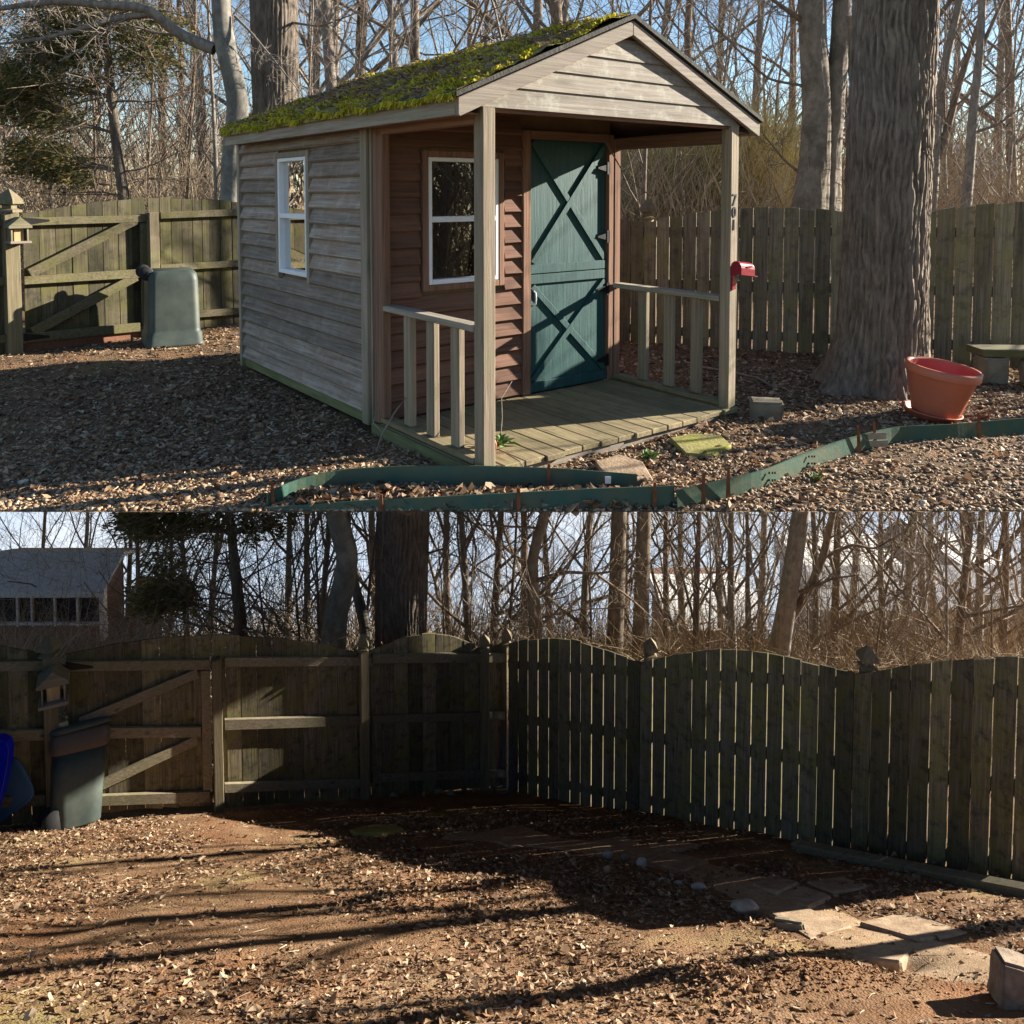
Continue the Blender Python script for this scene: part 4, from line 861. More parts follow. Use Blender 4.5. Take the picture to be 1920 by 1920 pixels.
stick('fallen_stick', [gA(268, 828)+Vector((0, 0, .012)), gA(330, 830)+Vector((0, 0, .016)), gA(410, 824)+Vector((0, 0, .012))], .008, 'straight grey stick lying on shaded gravel left of the shed', mat='branch_grey')
stick('fallen_stick', [gA(950, 881)+Vector((0, -.05, .10)), gA(975, 895)+Vector((0, 0, .08)), gA(1000, 915)+Vector((0, 0, .02))], .004, 'thin bare twig sticking up inside the dark edging loop', mat='branch_grey')

# --- lower yard things
upB = Vector((0, math.sin(math.atan(SB)), math.cos(math.atan(SB))))
def rock(name, px, py, w, label, cat='stone', flat=.55, seed=0, ground=gB, mat='stone', group=None):
    g = ground(px, py); b = bmesh.new(); bmesh.ops.create_icosphere(b, subdivisions=3, radius=1); rr = np.random.RandomState(seed)
    P = np.array([tuple(v.co) for v in b.verts]); nn = fbm(P*1.3+seed*3.1, seed, 3); P = P*(1+.28*nn)[:, None]*np.array([w/2, w*.38, w*.5*flat])
    a = rr.rand()*3; c_, s_ = math.cos(a), math.sin(a)
    for v, p in zip(b.verts, P): v.co = g+Vector((p[0]*c_-p[1]*s_*.5, p[0]*s_*.4+p[1]*c_, p[2]+w*.1))-Vector((0, 0, SB*(p[0]*s_*.4+p[1]*c_) if ground is gB else 0))
    me = bpy.data.meshes.new(name); b.to_mesh(me); b.free(); me.materials.append(M[mat]); me.polygons.foreach_set('use_smooth', [True]*len(me.polygons))
    return tag(link(bpy.data.objects.new(name, me)), label, cat, group)
rock('stone', 1140, 1606, .17, 'grey rounded stone, leftmost of the three by the shaded paving', seed=1); rock('stone', 1172, 1612, .16, 'mottled brown stone, middle of the three by the shaded paving', seed=2, mat='block'); rock('stone', 1203, 1624, .22, 'large grey stone, rightmost of the three by the shaded paving', seed=3)
rock('stone', 1245, 1652, .09, 'small pale flat stone just below the three grey stones', seed=4, flat=.4); rock('stone', 1310, 1667, .15, 'white stone at the edge of the sunlit leaves', seed=5); rock('stone', 1397, 1706, .20, 'largest sunlit white stone along the leaf edge', seed=6, flat=.5); rock('stone', 1272, 1658, .08, 'small grey pebble-like stone between white stones', seed=9)
yblock('brick', 1482, 1742, .20, .07, .05, -.45, 'block', 'grey brick end lying between the leaves and the sunlit path', 'brick', gB)
g = gB(1925, 1880); Rb = tilted(1925, 1840, -.25); q = px_size(g)
rough_block('stone_block', [g+Rb @ Vector(v) for v in [(-52*q, -30*q, -.05), (60*q, -30*q, -.05), (60*q, 60*q, -.05), (-52*q, 60*q, -.05), (-46*q, -24*q, 62*q), (60*q, -28*q, 58*q), (60*q, 50*q, 58*q), (-42*q, 50*q, 60*q)]], 'concrete', 'pinkish grey stone block cut by the right edge of the lower picture', 'block', .008)
for i, (x, y, w) in enumerate(((712, 1490, .11), (738, 1494, .12), (765, 1488, .14), (795, 1492, .13), (822, 1486, .12), (846, 1489, .12), (870, 1480, .13), (888, 1484, .10), (752, 1478, .10), (880, 1470, .10))):
    rock('rubble_stone', x, y, w, 'dark mossy stone in the rubble row at the fence foot', 'stone', .8, 20+i, gB, 'block', 'rubble stones along the dark fence panel')
slab('moss_patch', [(655, 1560), (700, 1549), (745, 1551), (758, 1558), (720, 1564), (670, 1566)], 'mossy_paver', 'low mound of yellow green moss on the brown soil', 'moss', gB, .02)
path = [[(893, 1565), (975, 1549), (1003, 1558), (920, 1577)], [(925, 1578), (1006, 1560), (1040, 1572), (962, 1592)], [(1085, 1585), (1160, 1572), (1200, 1583), (1122, 1599)], [(1165, 1603), (1215, 1586), (1262, 1596), (1212, 1616)],
        [(1218, 1588), (1262, 1578), (1312, 1588), (1266, 1598)], [(1215, 1620), (1265, 1601), (1330, 1616), (1285, 1636)], [(1410, 1666), (1450, 1648), (1500, 1663), (1455, 1683)], [(1460, 1686), (1505, 1665), (1560, 1684), (1515, 1706)],
        [(1510, 1660), (1575, 1650), (1640, 1668), (1566, 1680)], [(1440, 1712), (1500, 1698), (1600, 1740), (1520, 1765)], [(1525, 1768), (1605, 1742), (1720, 1772), (1690, 1800), (1600, 1790)], [(1610, 1735), (1700, 1715), (1820, 1755), (1725, 1768)]]
def strip(name, px, w, mat):
    C = np.array([tuple(gB(x, y)) for x, y in px]); q = np.linspace(0, len(C)-1, 90); C = np.stack([np.interp(q, np.arange(len(C)), C[:, i]) for i in range(2)], -1)
    for _ in range(6): C[1:-1] = (C[:-2]+2*C[1:-1]+C[2:])/4
    Wd = np.interp(q, np.arange(len(w)), w); T_ = np.gradient(C, axis=0); T_ /= np.linalg.norm(T_, axis=1)[:, None]; N_ = np.stack([-T_[:, 1], T_[:, 0]], -1); V = []; m_ = 13
    for k_, f in enumerate(np.linspace(-1, 1, m_)):
        e = 1+.35*fbm(np.stack([q*.6, q*0+f*3, q*0], -1), 44, 3)*abs(f); P = C+N_*(f*e*Wd/2)[:, None]; z_ = groundHB(P[:, 0], P[:, 1])+.012*(1-abs(f)**3)-.006*(abs(f) > .95); V.append(np.stack([P[:, 0], P[:, 1], z_], -1))
    V = np.stack(V, 1).reshape(-1, 3); i_ = np.arange(m_-1); k_ = np.arange(89)[:, None]*m_; Q = np.stack([k_+i_, k_+i_+1, k_+m_+i_+1, k_+m_+i_], -1).reshape(-1, 4)
    return tag(np_mesh(name, V, Q, M[mat], smooth=True), kind='structure')
pav = strip('path', [(840, 1562), (950, 1572), (1100, 1588), (1230, 1606), (1340, 1638), (1450, 1684), (1560, 1735), (1680, 1775), (1790, 1800), (1880, 1822)], [.35, .5, .55, .55, .5, .55, .62, .62, .55, .4], 'path')
MW[pav.name] = Matrix.Identity(4)
for q in path:
    P = [gB(x, y) for x, y in q]; c_ = sum(P, Vector())/len(P); dz = float(np.mean([groundHB(p.x, p.y)-p.z for p in P])); P = [p+Vector((0, 0, dz)) for p in P]
    MB().prism([p-upB*.05 for p in P], upB*(.067+rnd.uniform(-.006, .005))).build('paving_slab', M['paver'], pav, bevel=.012, local=False)
pts = [gB(1490, 1592), gB(1700, 1636), gB(1930, 1682), gB(2000, 1696)]
tb = thing('border_timber', pts[0], 0, 'long weathered border timber lying at the foot of the dark right fence', 'timber')
for a, b in zip(pts[:-1], pts[1:]): MB().beam(a+Vector((0, 0, .03)), b+Vector((0, 0, .03)), .10, .09).build('timber_length', M['rail'], tb, bevel=.008, local=False)
# tomato cage
g = gB(945, 1488); cg = thing('tomato_cage', g, 0, 'narrow blue grey wire plant cage leaning in the fence corner', 'plant cage')
for i in range(4):
    a = i*math.pi/2+.5; MB().tube([g+Vector((.16*math.cos(a), .16*math.sin(a), 0)), g+Vector((.05+.06*math.cos(a), .06*math.sin(a), .80))], .004, 5).build('leg', M['wire'], cg, local=False)
for zz in np.linspace(.12, .72, 8):
    f = 1-zz/.8; r = .06+.10*f; MB().tube([g+Vector((.05*(1-f)+r*math.cos(t_), r*math.sin(t_), zz)) for t_ in np.linspace(0, 6.283, 17)], .0035, 4).build('ring', M['wire'], cg, local=False)
stick('dead_weed', [gB(1138, 1520), gB(1138, 1520)+Vector((.01, 0, .18)), gB(1138, 1520)+Vector((.10, -.02, .24)), gB(1138, 1520)+Vector((.25, -.05, .32))], .007, 'dark forked dead stem against the shaded right fence', 'stem', 'branch_brown')
stick('fallen_stick', [gB(1385, 1838), gB(1420, 1826)+Vector((0, 0, .02)), gB(1470, 1810)], .006, 'thin pale stick on the sunlit leaves near the red clay mound', mat='branch_grey')

# ================================================================== litter on the ground
def pebbles(name, n, region, size, height, normal=None, mat='pebble', seed=1, flat=.55, smooth=True):
    rs = np.random.RandomState(seed); X, Y = region(rs, n); n = len(X)
    phi = (1+5**.5)/2; I = np.array([(-1, phi, 0), (1, phi, 0), (-1, -phi, 0), (1, -phi, 0), (0, -1, phi), (0, 1, phi), (0, -1, -phi), (0, 1, -phi), (phi, 0, -1), (phi, 0, 1), (-phi, 0, -1), (-phi, 0, 1)])/math.sqrt(1+phi**2)
    T = np.array([(0, 11, 5), (0, 5, 1), (0, 1, 7), (0, 7, 10), (0, 10, 11), (1, 5, 9), (5, 11, 4), (11, 10, 2), (10, 7, 6), (7, 1, 8), (3, 9, 4), (3, 4, 2), (3, 2, 6), (3, 6, 8), (3, 8, 9), (4, 9, 5), (2, 4, 11), (6, 2, 10), (8, 6, 7), (9, 8, 1)])
    s = size[0]+(size[1]-size[0])*rs.rand(n)**2.2
    L = I[None]*(1+.22*rs.randn(n, 12, 1))*(s[:, None, None]*np.stack([.8+.5*rs.rand(n), .55+.35*rs.rand(n), flat*(.6+.6*rs.rand(n))], -1)[:, None, :])
    a = rs.rand(n)*6.28; c, sn = np.cos(a)[:, None], np.sin(a)[:, None]
    x = L[..., 0]*c-L[..., 1]*sn; y = L[..., 0]*sn+L[..., 1]*c; z = L[..., 2]
    tl = rs.randn(n, 1)*.35; z = z+tl*x
    sl_ = SB if normal else 0.0
    V = np.stack([X[:, None]+x, Y[:, None]+y*(1/math.sqrt(1+sl_**2)), height(X, Y)[:, None]+z*1.0+(s*flat*.35)[:, None]-sl_*y/math.sqrt(1+sl_**2)], -1).reshape(-1, 3)
    Q = (np.arange(n)[:, None, None]*12+T[None]).reshape(-1, 3)
    return tag(np_mesh(name, V, Q, M[mat], smooth=smooth), kind='stuff')
def in_poly(x, y, poly):
    r = np.zeros(len(x), bool); n = len(poly)
    for i in range(n):
        (x0, y0), (x1, y1) = poly[i], poly[(i+1) % n]
        c = ((y0 > y) != (y1 > y)) & (x < (x1-x0)*(y-y0)/(y1-y0+1e-12)+x0); r ^= c
    return r
deck_poly = [tuple(sl(a, b, 0)[:2]) for a, b in ((-.03, -D-.05), (W+.03, -D-.05), (W+.03, Ls), (-.03, Ls))]
def regionA(d0, d1, xl=None, xr=None, dens=None, bias=1.0):
    def f(rs, n):
        d = d0+(d1-d0)*rs.rand(n)**bias; lo = -.74*d-.3; hi = .63*d+.12; x = lo+(hi-lo)*rs.rand(n)
        ok = ~in_poly(x, d, deck_poly)
        pr = VPlane(gA(1183, 640), gA(1900, 690)); ok &= ~((x > 0) & ((x-pr.p.x)*pr.n.x+(d-pr.p.y)*pr.n.y < .05))
        ok &= ~((x < 0) & ((x-plA.p.x)*plA.n.x+(d-plA.p.y)*plA.n.y < .05))
        if dens is not None: ok &= rs.rand(n) < dens(x, d)
        return x[ok], d[ok]
    return f
def densG(x, d):
    n = fbm(np.stack([x*1.1, d*1.1, x*0], -1), 17, 3); k = np.clip(.75+.5*n, .15, 1)
    return k*np.clip(1.2-.3*np.maximum(0, d-5.3)-.25*np.maximum(0, -x-.6), .12, 1)
GH = lambda x, y: groundHA(x, y)
pebbles('gravel', 38000, regionA(D_EDGE+.015, 6.6, dens=densG, bias=1.45), (.005, .0165), GH, seed=2)
pebbles('coarse_gravel', 2600, regionA(D_EDGE+.02, 8.5, dens=densG), (.012, .027), GH, seed=3)
def leaves(name, X, Y, H, size, seed, slope_=0.0, mat='leaf', up=.35, lift=.012):
    rs = np.random.RandomState(seed); n = len(X); s = (size[0]+(size[1]-size[0])*rs.rand(n)**1.6)[:, None]
    a = rs.rand(n)*6.28; t = np.stack([np.cos(a), np.sin(a), up*rs.randn(n)], -1); t /= np.linalg.norm(t, axis=1)[:, None]
    b = np.cross(np.stack([up*rs.randn(n), up*rs.randn(n), np.ones(n)], -1), t); b /= np.linalg.norm(b, axis=1)[:, None]; nn = np.cross(t, b)
    C = np.stack([X, Y, H(X, Y)+lift*rs.rand(n)], -1); w = (.28+.25*rs.rand(n))[:, None]; cu = (.30*rs.randn(n))[:, None]; cu2 = (.35*rs.randn(n))[:, None]
    def rot(v):
        if not slope_: return v
        c, s_ = math.cos(-math.atan(slope_)), math.sin(-math.atan(slope_)); return np.stack([v[:, 0], v[:, 1]*c-v[:, 2]*s_, v[:, 1]*s_+v[:, 2]*c], -1)
    out = [(-.5, 0), (-.2, .75), (.12, 1.0), (.55, .0), (.15, -.95), (-.22, -.8), (.02, 0)]; P = []
    for k_, (f, g_) in enumerate(out):
        jx = .09*rs.randn(n)[:, None]; jy = (.75+.5*rs.rand(n))[:, None]
        P.append(rot(t*s*(f+(jx if k_ < 6 else 0))+b*w*s*g_*jy+nn*s*(cu*abs(g_)*.8+cu2*(f*f)*1.6-.05)))
    V = np.stack([C+p for p in P], 1).reshape(-1, 3); V[:, 2] += .004
    T = np.array([(0, 1, 6), (1, 2, 6), (2, 3, 6), (3, 4, 6), (4, 5, 6), (5, 0, 6)]); Q = (np.arange(n)[:, None, None]*7+T[None]).reshape(-1, 3)
    return tag(np_mesh(name, V, Q, M[mat]), kind='stuff')
rs = np.random.RandomState(40)
def densL(x, d):
    n = fbm(np.stack([x*.9, d*.9, x*0], -1), 23, 3); return np.clip(.5+.7*n+.25*(d > 5.0)+.2*(x < -.8), .08, 1)
X, Y = regionA(D_EDGE+.03, 8.9, dens=densL, bias=1.25)(rs, 42000)
leaves('leaf_litter', X, Y, GH, (.016, .05), 41, up=.25)
# leaves caught inside the edging loop
n = 900; px = 560+620*rs.rand(n); py = 928+26*rs.rand(n); G = np.array([tuple(gA(a, b)) for a, b in zip(px, py)])
leaves('leaf_litter', G[:, 0], G[:, 1], GH, (.03, .08), 43, up=.55, lift=.03)
# lower yard
def regionB(rs, n, lo=3.0, hi=9.2):
    # even cover of the ground
    d = np.sqrt(lo**2+(hi**2-lo**2)*rs.rand(n)); x = -(.74*d+.2)+rs.rand(n)*(1.38*d+.4)
    for pl in (plB, plC):
        ok = (x-pl.p.x)*pl.n.x+(d-pl.p.y)*pl.n.y > .03; x, d = x[ok], d[ok]
    return x, d
HBf = lambda x, y: groundHB(x, y)
X, Y = regionB(rs, 76000); nn = fbm(np.stack([X*1.2, Y*1.2, X*0], -1), 51, 4); keep = rs.rand(len(X)) < np.clip(.55+1.0*nn, .06, 1)
path_c = np.array([tuple(gB(x, y)) for x, y in ((950, 1570), (1120, 1590), (1260, 1610), (1450, 1680), (1600, 1745), (1720, 1770))])
dm = np.min(np.hypot(X[:, None]-path_c[None, :, 0], Y[:, None]-path_c[None, :, 1]), axis=1); keep &= (dm > .45) | (rs.rand(len(X)) < .13)
X, Y = X[keep], Y[keep]
leaves('leaf_litter', X, Y, HBf, (.014, .052), 52, SB, up=.26, lift=.012)
big = rs.rand(len(X)) < .03
leaves('leaf_litter', X[big]+.05, Y[big], HBf, (.04, .08), 53, SB, up=.45, lift=.02)
def twig_litter(name, X, Y, H, slope_, seed, lens=(.03, .14)):
    rs = np.random.RandomState(seed); n = len(X); a = rs.rand(n)*6.28; l = (lens[0]+(lens[1]-lens[0])*rs.rand(n)**3)[:, None]
    t = np.stack([np.cos(a), np.sin(a), .12*rs.randn(n)-slope_*np.sin(a)], -1); C = np.stack([X, Y, H(X, Y)+.012], -1)
    return twig_mesh(name, C-t*l/2, t*l*.5, t*l*.5+rs.randn(n, 3)*l*.06, .0022+.0015*rs.rand(n), 'twig')
def twig_mesh(name, P0, D1_, D2_, r, mat, parent=None, kind='stuff', taper=.25):
    n = len(P0); P = np.stack([P0, P0+D1_, P0+D1_+D2_], 1); T = D1_/(np.linalg.norm(D1_, axis=1)[:, None]+1e-9)
    ref = np.where(np.abs(T[:, 1:2]) < .8, np.array([[0., 1., 0.]]), np.array([[1., 0., 0.]])); A = np.cross(T, ref); A /= np.linalg.norm(A, axis=1)[:, None]+1e-9; B = np.cross(T, A)
    th = np.arange(3)*2*np.pi/3; ring = np.cos(th)[None, :, None]*A[:, None, :]+np.sin(th)[None, :, None]*B[:, None, :]
    rr = np.stack([r, r*.75, r*taper], 1); V = (P[:, :, None, :]+rr[:, :, None, None]*ring[:, None, :, :]).reshape(-1, 3)
    q = np.array([(k*3+i, k*3+(i+1) % 3, (k+1)*3+(i+1) % 3, (k+1)*3+i) for k in range(2) for i in range(3)])
    Q = (np.arange(n)[:, None, None]*9+q[None]).reshape(-1, 4); o = np_mesh(name, V, Q, M[mat], parent)
    if kind: o['kind'] = kind
    return o
def clod_region(rs, n):
    X, Y = [], []
    for px, py, sx, sy, m_ in ((1345, 1850, .22, .13, .35), (1520, 1830, .35, .14, .35), (760, 1690, .3, .12, .15), (980, 1668, .3, .1, .15), (1250, 1590, .4, .12, 0.1), (1640, 1820, .25, .15, .2)):
        g = gB(px, py); k_ = int(n*m_/1.3); X.append(g.x+rs.randn(k_)*sx); Y.append(g.y+rs.randn(k_)*sy)
    return np.concatenate(X), np.concatenate(Y)
pebbles('soil_clods', 3600, clod_region, (.003, .014), HBf, True, 'clod', 91, .6, False)
X, Y = regionB(rs, 2200); twig_litter('twig_litter', X, Y, HBf, SB, 61)
X, Y = regionA(D_EDGE+.05, 8.5)(rs, 1500); twig_litter('twig_litter', X, Y, GH, 0, 62)

# ================================================================== trees
def wobble(P, n, amp, rs):
    return P
class Tree:
    def __init__(s, seed): s.rs = np.random.RandomState(seed); s.trunk = []; s.br = []
    def limb(s, p, d, l, r, lev, maxlev, nchild, upw=.15, sides=(10, 6, 4, 3), store=None, curve=.22, tip=.25, first=.2, spread=.75):
        rs = s.rs; m = (9, 7, 5, 4)[min(lev, 3)]; pts = [np.array(p, float)]; dd = np.array(d, float); dd /= np.linalg.norm(dd); dirs = [dd]
        for i in range(m-1):
            dd = dd+rs.randn(3)*curve*(.35 if lev == 0 else 1)/math.sqrt(m)*1.2+np.array([0, 0, upw/m*2]); dd /= np.linalg.norm(dd); pts.append(pts[-1]+dd*l/(m-1)); dirs.append(dd)
        P = np.array(pts); rad = r*np.linspace(1, tip, m)
        (s.trunk if lev == 0 else s.br).append(tube_np(P, rad, sides[min(lev, 3)]))
        if lev >= maxlev: return
        k = nchild[lev]
        for j in range(k):
            f = first+(1-first)*(j+rs.rand()*.9)/k if lev == 0 else .2+.8*(j+rs.rand())/k
            f = min(f, .98); x = f*(m-1); i = int(x); q = P[i]+(P[min(i+1, m-1)]-P[i])*(x-i); base = dirs[i]
            a = rs.rand()*6.28; ref = np.cross(base, [.3, .2, .9] if abs(base[2]) < .9 else [1, 0, .1]); ref /= np.linalg.norm(ref); o = ref*math.cos(a)+np.cross(base, ref)*math.sin(a)
            sp_ = spread*(.7+.6*rs.rand()); nd_ = base*math.cos(sp_)+o*math.sin(sp_)
            ll = l*((.55-.3*f) if lev == 0 else (.62-.25*f))*(.7+.6*rs.rand()); rr = min(r*(1-(1-tip)*f)*.5, r*.40)*(.7+.4*rs.rand())
            s.limb(q, nd_, ll, max(rr, .004), lev+1, maxlev, nchild, upw, sides, store, curve*1.25, .3, first, spread)
def make_tree(name, seed, H, r, lean=(0, 0), levels=3, nchild=(14, 7, 6), first=.15, spread=.8, mat_t='branch_grey', mat_b='branch_grey', upw=.25):
    t = Tree(seed); t.limb((0, 0, -.1), (lean[0], lean[1], 1), H, r, 0, levels, nchild, upw, first=first, spread=spread)
    root = thing(name); V, Q = join(t.trunk); np_mesh('trunk', V, Q, M[mat_t], root, True); V, Q = join(t.br); np_mesh('branches', V, Q, M[mat_b], root, True)
    return root
def place(proto, loc, rz, sc, label, group, cat='tree', used=set()):
    if proto.name not in used: used.add(proto.name); r = proto
    else:
        r = link(proto.copy())
        for c in proto.children: k = link(c.copy()); k.parent = r
    r.location = loc; r.rotation_euler = (0, 0, rz); r.scale = (sc, sc, sc); tag(r, label, cat, group); return r
protos = [make_tree('bare_tree', 100+i, 13, .17, (rnd.uniform(-.06, .06), rnd.uniform(-.06, .06)), 3, (15, 7, 6), .16+.05*(i % 3), .75, mt, mt) for i, mt in enumerate(('branch_grey', 'branch_brown', 'branch_grey', 'branch_brown', 'branch_grey'))]
saps = [make_tree('sapling', 200+i, 6, .045, (rnd.uniform(-.1, .1), rnd.uniform(-.1, .1)), 3, (14, 6, 4), .1, .7, mt, mt) for i, mt in enumerate(('branch_brown', 'branch_grey', 'branch_brown'))]
# upper woods
k = 0
for px, d, sc in ((650, 17, .95), (672, 21, 1.05), (742, 20, 1.0), (775, 17, .9), (1000, 20, .95), (1028, 24, 1), (1060, 19, 1.05), (1230, 28, 1.0), (1290, 24, .9), (1340, 28, 1), (1395, 23, .95), (1905, 18, .8), (1870, 26, 1), (1700, 28, 1), (60, 30, .8), (10, 24, .6), (300, 24, .95), (380, 22, .9), (345, 27, 1), (590, 23, 1), (610, 29, 1.1), (870, 32, 1.1), (905, 27, .9), (1480, 26, 1), (1780, 32, 1.1), (170, 22, .7), (455, 26, 1)):
    place(protos[k % 5], (colA(px, d), d, 0), rnd.uniform(0, 6.28), sc*rnd.uniform(.9, 1.1), 'bare grey brown tree in the woods behind the upper yard', 'bare trees behind the upper yard'); k += 1
for px, d in ((1200, 11), (1150, 13), (1290, 13), (1330, 16), (400, 11.5), (340, 12.5), (180, 13), (90, 13), (560, 12.5), (1440, 15), (1880, 13), (30, 14), (640, 14), (720, 15), (270, 14.5), (1600, 14), (1780, 16)):
    place(saps[k % 3], (colA(px, d), d, 0), rnd.uniform(0, 6.28), rnd.uniform(.75, 1.15), 'slender bare sapling in the undergrowth behind the upper fence', 'saplings behind the upper fence'); k += 1
def trunk_mesh(name, path_, radii, mat, parent, rings=150, sides=110, depth=.03, ku=7.0, kv=1.1, seed=0, flare=None, lump=.04):
    """a furrowed trunk along a path of world points"""
    P = np.array([tuple(p) for p in path_], float); s_ = np.concatenate([[0], np.cumsum(np.linalg.norm(np.diff(P, axis=0), axis=1))]); q = np.linspace(0, s_[-1], rings)
    C = np.stack([np.interp(q, s_, P[:, i]) for i in range(3)], -1); Rr = np.interp(q, s_, radii)
    for _ in range(max(2, rings//25)): C[1:-1] = (C[:-2]+2*C[1:-1]+C[2:])/4
    th = np.linspace(0, 2*np.pi, sides, endpoint=False); T, Z = np.meshgrid(th, q); 
    N = np.stack([np.cos(T)*ku/2/np.pi*2.2, np.sin(T)*ku/2/np.pi*2.2, Z*kv], -1)
    wv = fbm(np.stack([np.cos(T)*1.6, np.sin(T)*1.6, Z*kv*1.1], -1), seed+3, 3); wv2 = fbm(np.stack([np.cos(T)*5, np.sin(T)*5, Z*kv*3.0], -1), seed+5, 2)
    cord = np.abs(np.sin(T*ku/2+2.6*wv+.9*wv2))**.55; brk = fbm(np.stack([np.cos(T)*ku*.35, np.sin(T)*ku*.35, Z*kv*2.2], -1), seed+9, 3)
    fine = fbm(N*np.array([4., 4., 2.5]), seed+13, 2)
    hgt = depth*(cord-.75)*(.55+.6*np.clip(brk+.6, 0, 1.2))-depth*.5*np.clip(-brk-.25, 0, 1)+depth*.16*fine
    lum = lump*Rr[:, None]*fbm(np.stack([np.cos(T)*1.2, np.sin(T)*1.2, Z*.8], -1), seed+20, 2)
    rr = Rr[:, None]+hgt+lum
    if flare is not None: rr = rr+flare*np.exp(-Z/.20)*(1+.55*np.cos(T*5+1.0)+.3*np.cos(T*3+.4))*.5
    Tn = np.gradient(C, axis=0); Tn /= np.linalg.norm(Tn, axis=1)[:, None]; A = np.cross(np.array([0, 1., 0]), Tn); A /= np.linalg.norm(A, axis=1)[:, None]; B = np.cross(Tn, A)
    V = C[:, None, :]+rr[..., None]*(np.cos(T)[..., None]*A[:, None, :]+np.sin(T)[..., None]*B[:, None, :])
    i = np.arange(sides); j = (i+1) % sides; kk = np.arange(rings-1)[:, None]*sides; Q = np.stack([kk+i, kk+j, kk+sides+j, kk+sides+i], -1).reshape(-1, 4)
    return np_mesh(name, V.reshape(-1, 3), Q, M[mat], parent, True, local=False)
def px_path(lst, d): return [at(x, y, d) for x, y in lst]
def limbs(parent, specs, mat, seed, levels=2, nch=(6, 5), twl=.5, name='branches', spread=.7):
    """branches given as runs of world points; each carries finer ones"""
    t = Tree(seed); parts = []
    for pts, r0, r1 in specs:
        P = np.array([tuple(p) for p in pts], float); s_ = np.concatenate([[0], np.cumsum(np.linalg.norm(np.diff(P, axis=0), axis=1))]); q = np.linspace(0, s_[-1], 22); C = np.stack([np.interp(q, s_, P[:, i]) for i in range(3)], -1)
        for _ in range(2): C[1:-1] = (C[:-2]+2*C[1:-1]+C[2:])/4
        parts.append(tube_np(C, np.linspace(r0, r1, 22), 9)); n_ = nch[0]
        for j in range(n_):
            i = int(3+18*(j+t.rs.rand()*.8)/n_); i = min(i, 20); base = C[min(i+1, 21)]-C[i]; base /= np.linalg.norm(base); o = t.rs.randn(3); o -= base*o.dot(base); o /= np.linalg.norm(o)
            dd = base*math.cos(spread)+o*math.sin(spread); t.limb(C[i], dd, twl*s_[-1]*(.5+.6*t.rs.rand()), max(.3*(r0+(r1-r0)*i/22), .006), 1, 1+levels, (0, nch[1], 5), .1)
    V, Q = join(parts+t.br); return np_mesh(name, V, Q, M[mat], parent, True, local=False)
# the big tree in front of the right fence
g = gA(1640, 738); d = g.y+.20
big = thing('big_tree', (g.x, d, 0), 0, 'massive grey tree trunk with furrowed bark in front of the right fence', 'tree')
trunk_mesh('trunk', [Vector((at(1645, 361, d).x, d, -.05)), at(1650, 640, d), at(1656, 500, d), at(1662, 380, d), at(1668, 200, d), at(1677, 0, d), at(1683, -160, d), at(1690, -500, d), at(1698, -900, d)], [.345, .300, .288, .285, .277, .280, .29, .26, .2], 'bark_big', big, 340, 210, .040, 46, 2.3, 2, .20, .05)
limbs(big, [([at(1683, -160, d), at(1760, -330, d-.5), at(1900, -520, d-1), at(2100, -700, d-1.5)], .13, .03), ([at(1685, -220, d), at(1560, -420, d+.5), at(1400, -560, d+1), at(1250, -700, d+1.2)], .12, .03), ([at(1695, -900, d), at(1720, -1200, d+.2), at(1700, -1500, d)], .18, .03)], 'branch_grey', 31)
# twin trunk behind the fence
d = 11.5; tw = thing('twin_trunk_tree', (colA(1540, d), d, 0), 0, 'pale twin trunk tree with lit flaking bark left of the massive trunk', 'tree')
trunk_mesh('trunk', [Vector((colA(1525, d), d, -.05)), at(1520, 380, d), at(1527, 300, d), at(1530, 200, d), at(1526, 100, d), at(1524, 0, d), at(1520, -200, d), at(1515, -500, d)], [.24, .235, .21, .195, .19, .19, .18, .12], 'bark_pale', tw, 200, 70, .012, 20, 2.0, 5, .1, .12)
trunk_mesh('trunk', [Vector((colA(1548, d), d+.1, -.05)), at(1549, 380, d+.1), at(1552, 300, d+.1), at(1562, 200, d+.1), at(1572, 100, d+.1), at(1578, 0, d+.1), at(1590, -250, d+.1), at(1600, -500, d)], [.2, .19, .18, .155, .13, .125, .12, .08], 'bark_pale', tw, 180, 60, .012, 18, 2.0, 6, .05, .12)
limbs(tw, [([at(1504, 40, d), at(1450, 0, d-.3), at(1400, -40, d-.4)], .04, .012), ([at(1503, 160, d), at(1440, 150, d), at(1330, 40, d-.5), at(1270, -20, d-.5)], .02, .006), ([at(1500, 325, d), at(1470, 300, d), at(1430, 250, d-.2)], .022, .006), ([at(1590, 30, d), at(1600, 200, d+.2), at(1590, 250, d+.3)], .05, .03), ([at(1520, -300, d), at(1420, -500, d), at(1380, -700, d)], .09, .02), ([at(1595, -350, d), at(1680, -600, d), at(1700, -800, d)], .07, .02)], 'branch_brown', 33)
